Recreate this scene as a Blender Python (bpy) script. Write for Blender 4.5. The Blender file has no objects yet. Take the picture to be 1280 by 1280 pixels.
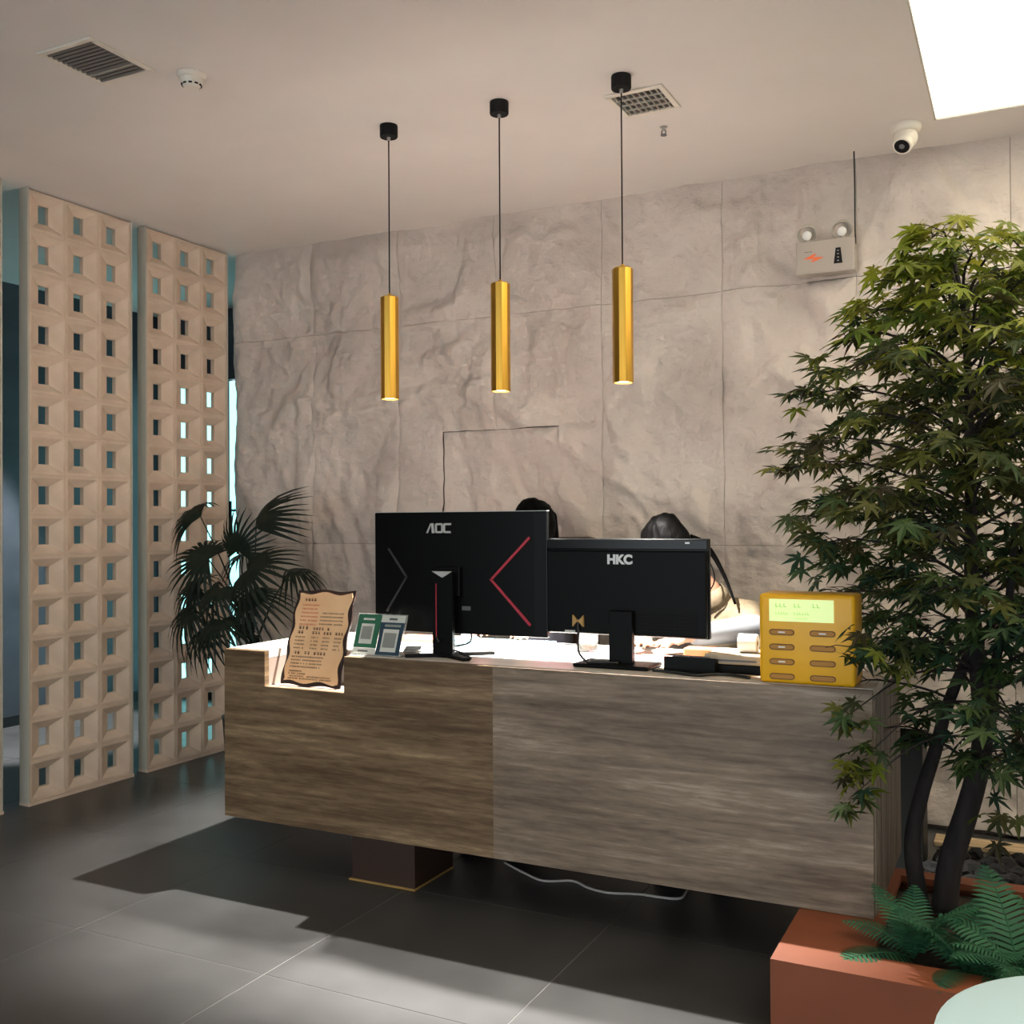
import bpy, bmesh, math, random
from mathutils import Vector, Matrix, noise
random.seed(7)
S = bpy.context.scene
COL = S.collection
PI = math.pi

# ------------------------------------------------------------------ camera
CAM_H = 1.36
yaw, pitch, roll = math.radians(26.7), math.radians(0.55), 0.006
fw = Vector((-math.sin(yaw)*math.cos(pitch), math.cos(yaw)*math.cos(pitch), math.sin(pitch)))
r0 = Vector((math.cos(yaw), math.sin(yaw), 0)); u0 = r0.cross(fw)
Rv = r0*math.cos(roll) - u0*math.sin(roll); Uv = u0*math.cos(roll) + r0*math.sin(roll)
cd = bpy.data.cameras.new('camera'); cd.sensor_width = 36; cd.lens = 36; cd.clip_start = .05
cam = bpy.data.objects.new('camera', cd); COL.objects.link(cam)
cam.matrix_world = Matrix(((Rv.x, Uv.x, -fw.x, 0), (Rv.y, Uv.y, -fw.y, 0), (Rv.z, Uv.z, -fw.z, CAM_H), (0, 0, 0, 1)))
S.camera = cam

# ------------------------------------------------------------------ world (daylight outside the open shopfront) and exposure
w = bpy.data.worlds.new('daylight'); S.world = w; w.use_nodes = True
bgn = w.node_tree.nodes['Background']; bgn.inputs[0].default_value = (.86, .94, 1.0, 1); bgn.inputs[1].default_value = 2.8
S.view_settings.view_transform = 'Standard'; S.view_settings.look = 'None'
S.view_settings.exposure = 0.24; S.view_settings.gamma = 1.0; S.view_settings.use_curve_mapping = False
PANEL_EMIT = 3.0      # ceiling light panel
PENDANT_W = 400.0     # each pendant lamp
DOOR_EMIT = 2.2       # backlit glass door in the corridor

# ------------------------------------------------------------------ room numbers (metres; X along back wall, Y into the room, Z up)
CEIL = 3.0; WALL_Y = 4.88; XR = 2.6; YF = -3.4; XL = -6.15; YE = 6.0; SCR_X = -4.32
TOP = .865; CY = 3.12; CX0, CX1 = -2.85, -.406; CZ0 = .205; CYB = 3.82

# ------------------------------------------------------------------ material helpers
def srgb(r, g, b):
    f = lambda c: (c/255/12.92) if c/255 <= .04045 else ((c/255+.055)/1.055)**2.4
    return (f(r), f(g), f(b), 1)
def mat(name, col, rough=.5, metal=0, spec=.5, emit=None, estr=1, trans=0, alpha=1, coat=0):
    m = bpy.data.materials.new(name); m.use_nodes = True
    p = m.node_tree.nodes['Principled BSDF']
    p.inputs['Base Color'].default_value = col; p.inputs['Roughness'].default_value = rough
    p.inputs['Metallic'].default_value = metal; p.inputs['Specular IOR Level'].default_value = spec
    p.inputs['Transmission Weight'].default_value = trans; p.inputs['Alpha'].default_value = alpha
    p.inputs['Coat Weight'].default_value = coat
    if emit: p.inputs['Emission Color'].default_value = emit; p.inputs['Emission Strength'].default_value = estr
    return m
def nodes(m): return m.node_tree.nodes, m.node_tree.links, m.node_tree.nodes['Principled BSDF']
def vary(m, c1, c2, scale=(5, 5, 5), detail=5, coord='Object', bump=0, bscale=None, dist=.01, lo=.35, hi=.65, rough=None):
    N, L, p = nodes(m)
    tc = N.new('ShaderNodeTexCoord'); mp = N.new('ShaderNodeMapping'); mp.inputs['Scale'].default_value = scale
    L.new(tc.outputs[coord], mp.inputs[0])
    nz = N.new('ShaderNodeTexNoise'); nz.inputs['Scale'].default_value = 1; nz.inputs['Detail'].default_value = detail
    L.new(mp.outputs[0], nz.inputs['Vector'])
    cr = N.new('ShaderNodeValToRGB'); cr.color_ramp.elements[0].position = lo; cr.color_ramp.elements[1].position = hi
    cr.color_ramp.elements[0].color = c1; cr.color_ramp.elements[1].color = c2
    L.new(nz.outputs['Fac'], cr.inputs[0]); L.new(cr.outputs[0], p.inputs['Base Color'])
    if bump:
        src = nz
        if bscale:
            mp2 = N.new('ShaderNodeMapping'); mp2.inputs['Scale'].default_value = bscale; L.new(tc.outputs[coord], mp2.inputs[0])
            src = N.new('ShaderNodeTexNoise'); src.inputs['Scale'].default_value = 1; src.inputs['Detail'].default_value = 6
            L.new(mp2.outputs[0], src.inputs['Vector'])
        b = N.new('ShaderNodeBump'); b.inputs['Strength'].default_value = bump; b.inputs['Distance'].default_value = dist
        L.new(src.outputs['Fac'], b.inputs['Height']); L.new(b.outputs[0], p.inputs['Normal'])
    if rough:
        mr = N.new('ShaderNodeMapRange'); mr.inputs[3].default_value, mr.inputs[4].default_value = rough
        L.new(nz.outputs['Fac'], mr.inputs[0]); L.new(mr.outputs[0], p.inputs['Roughness'])
    return m

M = {}
M['plaster'] = vary(mat('ceiling_plaster', (.6, .56, .52, 1), .9), srgb(226, 220, 214), srgb(231, 225, 219), (2, 2, 2))
M['wall_paint'] = mat('wall_paint', srgb(205, 200, 192), .85)
M['tile'] = vary(mat('floor_tile', (.1, .1, .1, 1), .38, spec=.38), srgb(56, 55, 54), srgb(76, 75, 74), (1.6, 1.6, 1.6), 6, rough=(.30, .46))
M['grout'] = mat('grout', srgb(112, 110, 107), .8)
M['stone'] = vary(mat('wall_stone', (.5, .45, .4, 1), .82, spec=.25), srgb(176, 166, 158), srgb(206, 196, 187), (2.2, 2.2, 2.2), 7, bump=.8, bscale=(11, 11, 13), dist=.03, lo=.3, hi=.7)
M['stone_back'] = mat('stone_backing', srgb(110, 98, 90), .9)
M['block'] = vary(mat('screen_block', (.6, .5, .4, 1), .75, spec=.3), srgb(206, 186, 166), srgb(218, 199, 180), (9, 9, 9), 4)
M['screen_side'] = mat('screen_edge', srgb(186, 180, 166), .7)
M['dark_wall'] = vary(mat('corridor_wall', (.05, .05, .06, 1), .55), srgb(56, 60, 68), srgb(74, 80, 88), (1.5, 1.5, 3))
M['black'] = mat('black_plastic', srgb(9, 10, 10), .42, spec=.12)
M['black_matte'] = mat('black_matte', srgb(11, 11, 12), .7, spec=.25)
M['black_gloss'] = mat('black_gloss', srgb(9, 11, 11), .22, spec=.28)
M['skirting'] = mat('skirting', srgb(22, 24, 26), .5)
M['glass_lit'] = mat('backlit_glass', srgb(150, 215, 215), .2, emit=srgb(150, 222, 224), estr=DOOR_EMIT)
M['panel_lit'] = mat('light_panel', (1, 1, 1, 1), .5, emit=(1, .90, .70, 1), estr=PANEL_EMIT)
M['lamp_lit'] = mat('lamp_lens', (1, 1, 1, 1), .4, emit=(1, .93, .8, 1), estr=12)
M['brass'] = vary(mat('brushed_brass', (.8, .55, .15, 1), .34, metal=1), srgb(206, 154, 58), srgb(222, 176, 80), (60, 60, 2), 3)
M['white_plastic'] = mat('white_plastic', srgb(225, 218, 205), .45)
M['white_metal'] = mat('white_metal', srgb(194, 187, 176), .5)
M['em_grey'] = mat('grey_enamel', srgb(166, 158, 148), .45)
M['slat'] = mat('vent_slat', srgb(128, 120, 112), .6)
M['vent_dark'] = mat('vent_dark', srgb(58, 52, 48), .9)
M['vent_mid'] = mat('vent_filter', srgb(104, 97, 90), .9)
M['steel'] = mat('steel', srgb(190, 190, 188), .3, metal=1)
M['orange_print'] = mat('orange_print', srgb(228, 110, 60), .5)
M['grey_print'] = mat('grey_print', srgb(110, 105, 100), .6)
M['counter_top'] = vary(mat('counter_top', (.7, .66, .6, 1), .35), srgb(184, 176, 167), srgb(202, 195, 186), (3, 12, 3), 5)
M['notch'] = mat('notch_lining', srgb(150, 132, 120), .5)
M['end_panel'] = vary(mat('end_panel', (.2, .17, .15, 1), .5), srgb(92, 80, 72), srgb(134, 122, 110), (4, 60, .6), 3)
M['pedestal'] = mat('pedestal_wood', srgb(62, 44, 34), .5)
M['gold_trim'] = mat('gold_trim', srgb(172, 138, 80), .5)
M['terracotta'] = vary(mat('terracotta_paint', (.4, .15, .1, 1), .6), srgb(120, 63, 36), srgb(131, 70, 41), (4, 4, 4), 4)
M['soil'] = vary(mat('soil', (.05, .04, .03, 1), .95), srgb(38, 32, 27), srgb(62, 52, 42), (30, 30, 30), 5, bump=.8, dist=.01)
M['rock'] = vary(mat('lava_rock', (.04, .04, .04, 1), .9), srgb(8, 7, 7), srgb(19, 17, 17), (25, 25, 25), 5, bump=.6, dist=.008)
M['sandwood'] = vary(mat('pale_board', (.5, .4, .3, 1), .8), srgb(160, 136, 104), srgb(196, 172, 136), (3, 40, 40), 4)
M['bark'] = vary(mat('bark', (.05, .04, .04, 1), .9), srgb(22, 19, 19), srgb(44, 38, 38), (25, 25, 6), 6, bump=.7, dist=.006)
M['white_table'] = mat('white_table', srgb(194, 222, 230), .3)
M['yellow'] = mat('yellow_shell', srgb(236, 176, 22), .4)
M['yellow_dark'] = mat('yellow_slot', srgb(178, 122, 34), .5)
M['slot_rim'] = mat('slot_rim', srgb(104, 66, 20), .6)
M['lcd'] = mat('lit_display', srgb(220, 240, 160), .3, emit=srgb(226, 246, 164), estr=.42)
M['lcd_text'] = mat('display_text', srgb(176, 206, 130), .5, emit=srgb(190, 215, 130), estr=.34)
M['paper_orange'] = vary(mat('menu_paper', (.7, .5, .3, 1), .7), srgb(226, 180, 132), srgb(238, 196, 150), (8, 8, 8), 3)
M['ink'] = mat('ink_brown', srgb(92, 52, 36), .7)
M['ink_red'] = mat('ink_red', srgb(206, 92, 64), .7)
M['dark_board'] = mat('dark_board', srgb(40, 24, 20), .5)
M['acrylic'] = mat('acrylic', (.92, .96, .95, 1), .08, trans=.85)
M['green_print'] = mat('green_print', srgb(40, 100, 74), .5)
M['blue_print'] = mat('blue_print', srgb(34, 60, 76), .5)
M['pale_print'] = mat('pale_print', srgb(196, 198, 190), .5)
M['grey_code'] = mat('grey_code_patch', srgb(132, 136, 130), .6)
M['paper'] = mat('white_paper', srgb(235, 235, 232), .7)
M['orange'] = mat('orange_card', srgb(238, 140, 96), .6)
M['pink'] = mat('pink_paper', srgb(226, 170, 165), .7)
M['keyboard'] = mat('keyboard_blue', srgb(150, 190, 200), .5)
M['key'] = mat('key_cap', srgb(120, 150, 160), .5)
M['grey'] = mat('grey_plastic', srgb(90, 92, 94), .45)
M['mid_grey'] = mat('mid_grey', srgb(142, 142, 140), .5)
M['beige'] = mat('beige_plastic', srgb(170, 158, 138), .5)
M['red'] = mat('red_accent', srgb(176, 44, 62), .4)
M['dim_line'] = mat('dim_accent', srgb(52, 50, 50), .4)
M['silver'] = mat('silver', srgb(196, 196, 194), .35, metal=.3)
M['cable'] = mat('black_cable', srgb(24, 26, 26), .5)
M['white_cable'] = mat('white_cable', srgb(190, 186, 178), .6)
M['jar'] = mat('clear_glass', (.95, .97, .97, 1), .05, trans=.95)
M['sweets'] = mat('jar_contents', srgb(150, 120, 100), .7)
M['skin'] = mat('skin', srgb(158, 112, 88), .55)
M['lip'] = mat('lips', srgb(180, 100, 95), .5)
M['eye'] = mat('eye', srgb(30, 22, 20), .3)
M['hair'] = vary(mat('black_hair', (.01, .01, .01, 1), .55, spec=.04), srgb(3, 3, 3), srgb(7, 6, 6), (140, 140, 10), 3, bump=.6, dist=.004)
M['cream_cloth'] = vary(mat('cream_cloth', (.6, .5, .4, 1), .9), srgb(102, 88, 68), srgb(116, 102, 80), (30, 30, 30), 3)
M['white_cloth'] = mat('white_cloth', srgb(124, 127, 132), .9)
M['dark_cloth'] = mat('dark_cloth', srgb(46, 44, 50), .9)
M['pink_cloth'] = mat('pink_cloth', srgb(190, 130, 136), .9)
M['brown_leather'] = mat('brown_leather', srgb(74, 46, 38), .5)
M['pot'] = mat('dark_pot', srgb(52, 50, 48), .6)
M['bin'] = mat('bin_plastic', srgb(12, 16, 14), .5)

def leaf_mat(name, cols, trans=.35):
    m = bpy.data.materials.new(name); m.use_nodes = True
    N, L = m.node_tree.nodes, m.node_tree.links; N.clear()
    out = N.new('ShaderNodeOutputMaterial'); mix = N.new('ShaderNodeMixShader'); mix.inputs[0].default_value = trans
    pr = N.new('ShaderNodeBsdfPrincipled'); pr.inputs['Roughness'].default_value = .55; pr.inputs['Specular IOR Level'].default_value = .25
    tr = N.new('ShaderNodeBsdfTranslucent')
    oi = N.new('ShaderNodeObjectInfo'); ge = N.new('ShaderNodeNewGeometry')
    ad = N.new('ShaderNodeMath'); ad.operation = 'ADD'; fr = N.new('ShaderNodeMath'); fr.operation = 'FRACT'
    L.new(oi.outputs['Random'], ad.inputs[0]); L.new(ge.outputs['Random Per Island'], ad.inputs[1]); L.new(ad.outputs[0], fr.inputs[0])
    cr = N.new('ShaderNodeValToRGB'); el = cr.color_ramp.elements
    el[0].position = 0; el[0].color = cols[0]; el[1].position = 1; el[1].color = cols[-1]
    for i, c in enumerate(cols[1:-1]):
        e = el.new((i+1)/(len(cols)-1)); e.color = c
    L.new(fr.outputs[0], cr.inputs[0]); L.new(cr.outputs[0], pr.inputs['Base Color']); L.new(cr.outputs[0], tr.inputs[0])
    L.new(pr.outputs[0], mix.inputs[1]); L.new(tr.outputs[0], mix.inputs[2]); L.new(mix.outputs[0], out.inputs[0])
    return m
M['maple_top'] = leaf_mat('maple_leaf_lit', [srgb(96, 110, 30), srgb(128, 138, 38), srgb(60, 88, 34), srgb(150, 148, 56), srgb(84, 96, 30)])  # top leaves: brightness from the ceiling light panel put into the colour
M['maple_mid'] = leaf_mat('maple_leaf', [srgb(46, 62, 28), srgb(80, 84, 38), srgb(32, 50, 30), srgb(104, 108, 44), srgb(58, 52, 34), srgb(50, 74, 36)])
M['maple_low'] = leaf_mat('maple_leaf_shaded', [srgb(30, 52, 40), srgb(44, 72, 52), srgb(62, 82, 42), srgb(22, 38, 34), srgb(86, 104, 56), srgb(34, 62, 52)])  # low leaves: darker ramp, weaker panel light put into the colour
M['palm'] = leaf_mat('palm_leaf', [srgb(22, 34, 26), srgb(30, 43, 32), srgb(18, 28, 23)], .12)
M['fern'] = leaf_mat('fern_frond', [srgb(48, 98, 70), srgb(60, 110, 76), srgb(38, 84, 64)], .25)

def travertine(name, off, cs):
    m = mat(name, (.3, .25, .2, 1), .42, spec=.4); N, L, p = nodes(m)
    tc = N.new('ShaderNodeTexCoord')
    def nz(scale, detail, o):
        mp = N.new('ShaderNodeMapping'); mp.inputs['Scale'].default_value = scale; mp.inputs['Location'].default_value = o
        L.new(tc.outputs['Object'], mp.inputs[0])
        n = N.new('ShaderNodeTexNoise'); n.inputs['Scale'].default_value = 1; n.inputs['Detail'].default_value = detail
        n.inputs['Roughness'].default_value = .62; n.inputs['Distortion'].default_value = .5
        L.new(mp.outputs[0], n.inputs['Vector']); return n
    a = nz((.75, 1, 7.5), 9, (off, 0, off)); b = nz((2.2, 1, 42), 8, (off*2, 0, 3)); c = nz((10, 1, 70), 5, (0, 0, off)); a.inputs['Distortion'].default_value = 1.1
    mx = N.new('ShaderNodeMix'); mx.data_type = 'FLOAT'; mx.inputs[0].default_value = .42
    L.new(a.outputs['Fac'], mx.inputs[2]); L.new(b.outputs['Fac'], mx.inputs[3])
    mx2 = N.new('ShaderNodeMix'); mx2.data_type = 'FLOAT'; mx2.inputs[0].default_value = .22
    L.new(mx.outputs[0], mx2.inputs[2]); L.new(c.outputs['Fac'], mx2.inputs[3])
    cr = N.new('ShaderNodeValToRGB'); el = cr.color_ramp.elements
    el[0].position = .34; el[0].color = cs[0]; el[1].position = .66; el[1].color = cs[3]
    e = el.new(.45); e.color = cs[1]; e = el.new(.54); e.color = cs[2]
    L.new(mx2.outputs[0], cr.inputs[0]); L.new(cr.outputs[0], p.inputs['Base Color'])
    bp = N.new('ShaderNodeBump'); bp.inputs['Strength'].default_value = .25; bp.inputs['Distance'].default_value = .003
    L.new(b.outputs['Fac'], bp.inputs['Height']); L.new(bp.outputs[0], p.inputs['Normal'])
    return m
M['trav_a'] = travertine('travertine_warm', 1.3, [srgb(62, 46, 32), srgb(98, 78, 56), srgb(128, 106, 80), srgb(182, 158, 122)]); M['trav_b'] = travertine('travertine_pale', 6.1, [srgb(72, 60, 50), srgb(108, 93, 78), srgb(134, 118, 101), srgb(178, 164, 146)])

# ------------------------------------------------------------------ object helpers
def tag(o, label=None, cat=None, group=None, kind=None):
    if label: o['label'] = label
    if cat: o['category'] = cat
    if group: o['group'] = group
    if kind: o['kind'] = kind
    return o
def empty(name, loc, label=None, cat=None, group=None, kind=None, rz=0):
    o = bpy.data.objects.new(name, None); COL.objects.link(o); o.location = loc; o.rotation_euler.z = rz
    o.empty_display_size = .05
    return tag(o, label, cat, group, kind)
def link(name, me, parent=None, loc=None, rot=None):
    o = bpy.data.objects.new(name, me); COL.objects.link(o); o.parent = parent
    if loc is not None: o.location = loc
    if rot is not None: o.rotation_euler = rot
    return o
def copy_tree(o, parent=None):
    c = o.copy(); COL.objects.link(c); c.parent = parent
    for ch in list(o.children): copy_tree(ch, c)
    return c
def frame_of(d):
    d = Vector(d).normalized(); a = Vector((0, 0, 1)) if abs(d.z) < .9 else Vector((1, 0, 0))
    x = a.cross(d).normalized(); return x, d.cross(x), d

class G:
    def __init__(s): s.bm = bmesh.new()
    def _merge(s, b):
        me = bpy.data.meshes.new('tmp'); b.to_mesh(me); b.free(); s.bm.from_mesh(me); bpy.data.meshes.remove(me)
    def box(s, x0, x1, y0, y1, z0, z1, bev=0, seg=2, mtx=None):
        b = bmesh.new(); bmesh.ops.create_cube(b, size=1)
        for v in b.verts: v.co = Vector(((x0+x1)/2+v.co.x*(x1-x0), (y0+y1)/2+v.co.y*(y1-y0), (z0+z1)/2+v.co.z*(z1-z0)))
        if bev: bmesh.ops.bevel(b, geom=b.edges[:], offset=bev, segments=seg, profile=.5, affect='EDGES')
        if mtx: bmesh.ops.transform(b, matrix=mtx, verts=b.verts)
        s._merge(b); return s
    def tube(s, pts, rad, n=10, caps=True):
        pts = [Vector(p) for p in pts]
        if not hasattr(rad, '__len__'): rad = [rad]*len(pts)
        rings = []; prev = None
        for i, p in enumerate(pts):
            d = (pts[min(i+1, len(pts)-1)]-pts[max(i-1, 0)]).normalized()
            if prev is None: x, y, _ = frame_of(d)
            else:
                x = (prev-d*prev.dot(d)).normalized(); y = d.cross(x)
            prev = x
            rings.append([s.bm.verts.new(p+(x*math.cos(2*PI*k/n)+y*math.sin(2*PI*k/n))*rad[i]) for k in range(n)])
        for a, b in zip(rings, rings[1:]):
            for k in range(n): s.bm.faces.new((a[k], a[(k+1) % n], b[(k+1) % n], b[k]))
        if caps: s.bm.faces.new(rings[0][::-1]); s.bm.faces.new(rings[-1])
        return s
    def lathe(s, prof, n=24, c=(0, 0, 0), axis=(0, 0, 1)):
        x, y, d = frame_of(axis); c = Vector(c); rings = []
        for r, h in prof:
            if r < 1e-6: rings.append([s.bm.verts.new(c+d*h)])
            else: rings.append([s.bm.verts.new(c+d*h+(x*math.cos(2*PI*k/n)+y*math.sin(2*PI*k/n))*r) for k in range(n)])
        for a, b in zip(rings, rings[1:]):
            for k in range(n):
                f = [a[k % len(a)], a[(k+1) % len(a)], b[(k+1) % len(b)], b[k % len(b)]]
                u = []
                for v in f:
                    if v not in u: u.append(v)
                if len(u) > 2: s.bm.faces.new(u)
        return s
    def prism(s, poly, a, b, plane='xz'):
        mk = {'xz': lambda p, t: (p[0], t, p[1]), 'xy': lambda p, t: (p[0], p[1], t), 'yz': lambda p, t: (t, p[0], p[1])}[plane]
        A = [s.bm.verts.new(mk(p, a)) for p in poly]; B = [s.bm.verts.new(mk(p, b)) for p in poly]
        s.bm.faces.new(A); s.bm.faces.new(B[::-1]); n = len(poly)
        for i in range(n): s.bm.faces.new((A[i], B[i], B[(i+1) % n], A[(i+1) % n]))
        return s
    def ball(s, c, r, sc=(1, 1, 1), u=20, v=12, mtx=None):
        b = bmesh.new(); bmesh.ops.create_uvsphere(b, u_segments=u, v_segments=v, radius=r)
        for q in b.verts: q.co = Vector((q.co.x*sc[0], q.co.y*sc[1], q.co.z*sc[2]))
        if mtx: bmesh.ops.transform(b, matrix=mtx, verts=b.verts)
        for q in b.verts: q.co += Vector(c)
        s._merge(b); return s
    def cap(s, p0, r0, p1, r1, n=16):
        p0, p1 = Vector(p0), Vector(p1); s.ball(p0, r0, u=n, v=10); s.ball(p1, r1, u=n, v=10); s.tube([p0, p1], [r0, r1], n); return s
    def xf(s, mtx): bmesh.ops.transform(s.bm, matrix=mtx, verts=s.bm.verts); return s
    def mesh(s, name, m, smooth=False):
        bmesh.ops.recalc_face_normals(s.bm, faces=s.bm.faces)
        me = bpy.data.meshes.new(name); s.bm.to_mesh(me); s.bm.free()
        me.materials.append(m)
        if smooth: me.polygons.foreach_set('use_smooth', [True]*len(me.polygons))
        return me
    def build(s, name, m, parent=None, smooth=False, loc=None, rot=None):
        me = s.mesh(name, m, smooth)
        if smooth == 'auto': 
            me.polygons.foreach_set('use_smooth', [True]*len(me.polygons)); me.set_sharp_from_angle(angle=math.radians(35))
        return link(name, me, parent, loc, rot)
def curve_pts(ctrl, n=8):
    ctrl = [Vector(c) for c in ctrl]; P = [ctrl[0]*2-ctrl[1]]+ctrl+[ctrl[-1]*2-ctrl[-2]]; out = []
    for i in range(1, len(P)-2):
        for k in range(n):
            t = k/n; a, b, c, d = P[i-1], P[i], P[i+1], P[i+2]
            out.append(.5*((2*b)+(c-a)*t+(2*a-5*b+4*c-d)*t*t+(3*b-a-3*c+d)*t**3))
    out.append(ctrl[-1]); return out
def text_mesh(txt, size, m, ext=.001, bold=0.0):
    cu = bpy.data.curves.new('lettering', 'FONT'); cu.body = txt; cu.size = size; cu.extrude = ext; cu.offset = bold
    cu.align_x = 'CENTER'; cu.align_y = 'CENTER'
    o = bpy.data.objects.new('lettering', cu); COL.objects.link(o)
    bpy.context.view_layer.update()
    me = bpy.data.meshes.new_from_object(o.evaluated_get(bpy.context.evaluated_depsgraph_get()))
    bpy.data.objects.remove(o); me.materials.clear(); me.materials.append(m); return me
def struct(o): return tag(o, kind='structure')

# ------------------------------------------------------------------ THE SETTING
# floor: grout bed and 0.8 m tiles
fl = struct(G().box(XL-.1, XR+.1, YF-.1, YE+.1, -.06, -.0012).build('floor', M['grout']))
xs = [x for x in [-2.07+.8*k for k in range(-8, 9)]]; ys = [2.43+.8*k for k in range(-9, 7)]
g = .002; cache = {}
for xa in xs:
    for ya in ys:
        x0, x1, y0, y1 = max(xa, XL), min(xa+.8, XR), max(ya, YF), min(ya+.8, YE)
        if x1-x0 < .03 or y1-y0 < .03: continue
        key = (round(x1-x0, 3), round(y1-y0, 3))
        if key not in cache:
            hx, hy = (x1-x0)/2-g, (y1-y0)/2-g
            cache[key] = G().box(-hx, hx, -hy, hy, -.001, 0).mesh('floor_tile', M['tile'])
        link('floor_tile', cache[key], fl, ((x0+x1)/2, (y0+y1)/2, 0))
# let tile shading vary in world position, not per tile
for nd in M['tile'].node_tree.nodes:
    if nd.type == 'TEX_COORD':
        ge = M['tile'].node_tree.nodes.new('ShaderNodeNewGeometry')
        for l in list(nd.outputs['Object'].links):
            M['tile'].node_tree.links.new(ge.outputs['Position'], l.to_socket)

# ceiling with the opening for the light panel
LX0, LX1, LY0, LY1 = -.325, 2.3, .6, 4.54
c = G()
for (a, b, d, e) in ((XL-.1, LX0, YF-.1, YE+.1), (LX1, XR+.1, YF-.1, YE+.1), (LX0, LX1, YF-.1, LY0), (LX0, LX1, LY1, YE+.1)):
    c.box(a, b, d, e, CEIL, CEIL+.12)
struct(c.build('ceiling', M['plaster']))
lp = empty('ceiling_light_panel', ((LX0+LX1)/2, (LY0+LY1)/2, CEIL+.01), 'large glowing warm white light panel set into the ceiling above the tree', 'ceiling light')
hx, hy = (LX1-LX0)/2-.001, (LY1-LY0)/2-.001
G().box(-hx, hx, -hy, hy, .0, .02).build('diffuser', M['panel_lit'], lp)
fr = G()
for q in ((-hx, hx, -hy, -hy+.006), (-hx, hx, hy-.006, hy), (-hx, -hx+.006, -hy, hy), (hx-.006, hx, -hy, hy)): fr.box(*q, -.008, 0)
fr.build('frame', M['white_metal'], lp)

# outer walls
struct(G().box(XR, XR+.1, YF-.1, WALL_Y+.1, 0, CEIL).build('wall_right', M['wall_paint']))
struct(G().box(XL-.1, XL, YF-.1, YE+.1, 0, CEIL).build('wall_left', M['dark_wall']))
struct(G().box(XL, XL+.02, YF, YE, 0, .07).build('baseboard_left', M['skirting']))
# shopfront behind the photographer: piers, lintel and glazing bars, open to the daylight
wf = struct(G().box(XL-.1, XL+2.2, YF-.1, YF, 0, CEIL).box(XR-.5, XR+.1, YF-.1, YF, 0, CEIL).box(XL+2.2, XR-.5, YF-.1, YF, 2.7, CEIL).build('wall_front', M['wall_paint']))
mu = G()
for k in range(5):
    x = XL+2.2+(XR-.5-XL-2.2)*k/4; mu.box(x-.03, x+.03, YF-.08, YF-.02, 0, 2.7)
struct(mu.build('window_1', M['black']))

# corridor end wall with backlit glass door
DX0, DX1, DZ = -6.03, -5.0, 2.46
struct(G().box(XL, DX0, YE, YE+.1, 0, CEIL).box(DX1, -4.0, YE, YE+.1, 0, CEIL).box(DX0, DX1, YE, YE+.1, DZ, CEIL).build('wall_far', M['dark_wall']))
dr = struct(empty('door_1', (DX0, YE+.03, 0)))
G().box(.01, .56, 0, .015, .06, DZ-.01).build('glass_leaf', M['glass_lit'], dr)
G().box(.58, 1.02, 0, .015, .06, DZ-.01).build('glass_leaf', M['glass_lit'], dr)
G().box(0, 1.03, -.01, .03, 0, .06).box(.56, .58, -.01, .03, .06, DZ).build('door_frame', M['skirting'], dr)
for x in (.645, .725):
    G().tube([(x, -.07, 1.13), (x, -.07, 1.53)], .014, 10).tube([(x, -.07, 1.2), (x, 0, 1.2)], .009, 8).tube([(x, -.07, 1.46), (x, 0, 1.46)], .009, 8).build('pull_handle', M['black'], dr, 'auto')
G().ball((.685, -.01, 1.38), .022).build('lock', M['black'], dr, True)
# partition closing the corridor behind the stone wall
struct(G().box(-4.08, -3.98, WALL_Y+.1, YE, 0, CEIL).build('wall_partition', M['dark_wall']))

# back wall: backing and rough stone panels
WX0, WX1 = -4.33, XR
wb = struct(G().box(WX0+.02, WX1, WALL_Y, WALL_Y+.1, 0, CEIL).build('wall_back', M['stone_back']))
def relief(x, z):
    wx = noise.noise((x*1.1, z*.9, 3.1))*.35; wz = noise.noise((x*1.2, z*1.1, 9.4))*.35
    p = Vector((x*1.5+wx*2+z*.35, z*1.15+wz*2, 1.7))
    r = 0; a = 1; f = 1; tot = 0
    for o in range(4):
        n = noise.noise(p*f+Vector((o*7.3, o*3.1, 0)))
        r += a*(1-abs(n)*2.0); tot += a; a *= .52; f *= 2.07
    r /= tot
    q = (.5-abs(noise.noise((x*5+wx*3, z*3.5+wz*3, 5.5)))*1.6)*.5+(.4-abs(noise.noise((x*11+wx*4, z*8+wz*4, 2.2)))*1.5)*.42
    n2 = noise.noise((x*1.7+z*.8+wx*4, z*4.2+wz*4, 4.4)); n3 = noise.noise((x*4.4+wx*5, z*1.9+x*.9+wz*3, 8.1))
    crease = max(0, 1-abs(n2)*7)+max(0, 1-abs(n3)*6)
    step = .018*math.tanh(n2*6)+.014*math.tanh(n3*5)
    return .075*(r-.40)+.026*q+step-.010*crease+.007*noise.noise((x*23, z*19, 7.7))
xj = [-4.33, -3.735, -3.145, -2.535, -1.925, -1.30, -.68, -.05, .57, 1.19, 1.81, 2.43, XR]
zj = [0.02, 1.24, 2.462, CEIL]
HX0, HX1, HZ = -2.86, -2.153, 1.855          # concealed door
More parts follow.
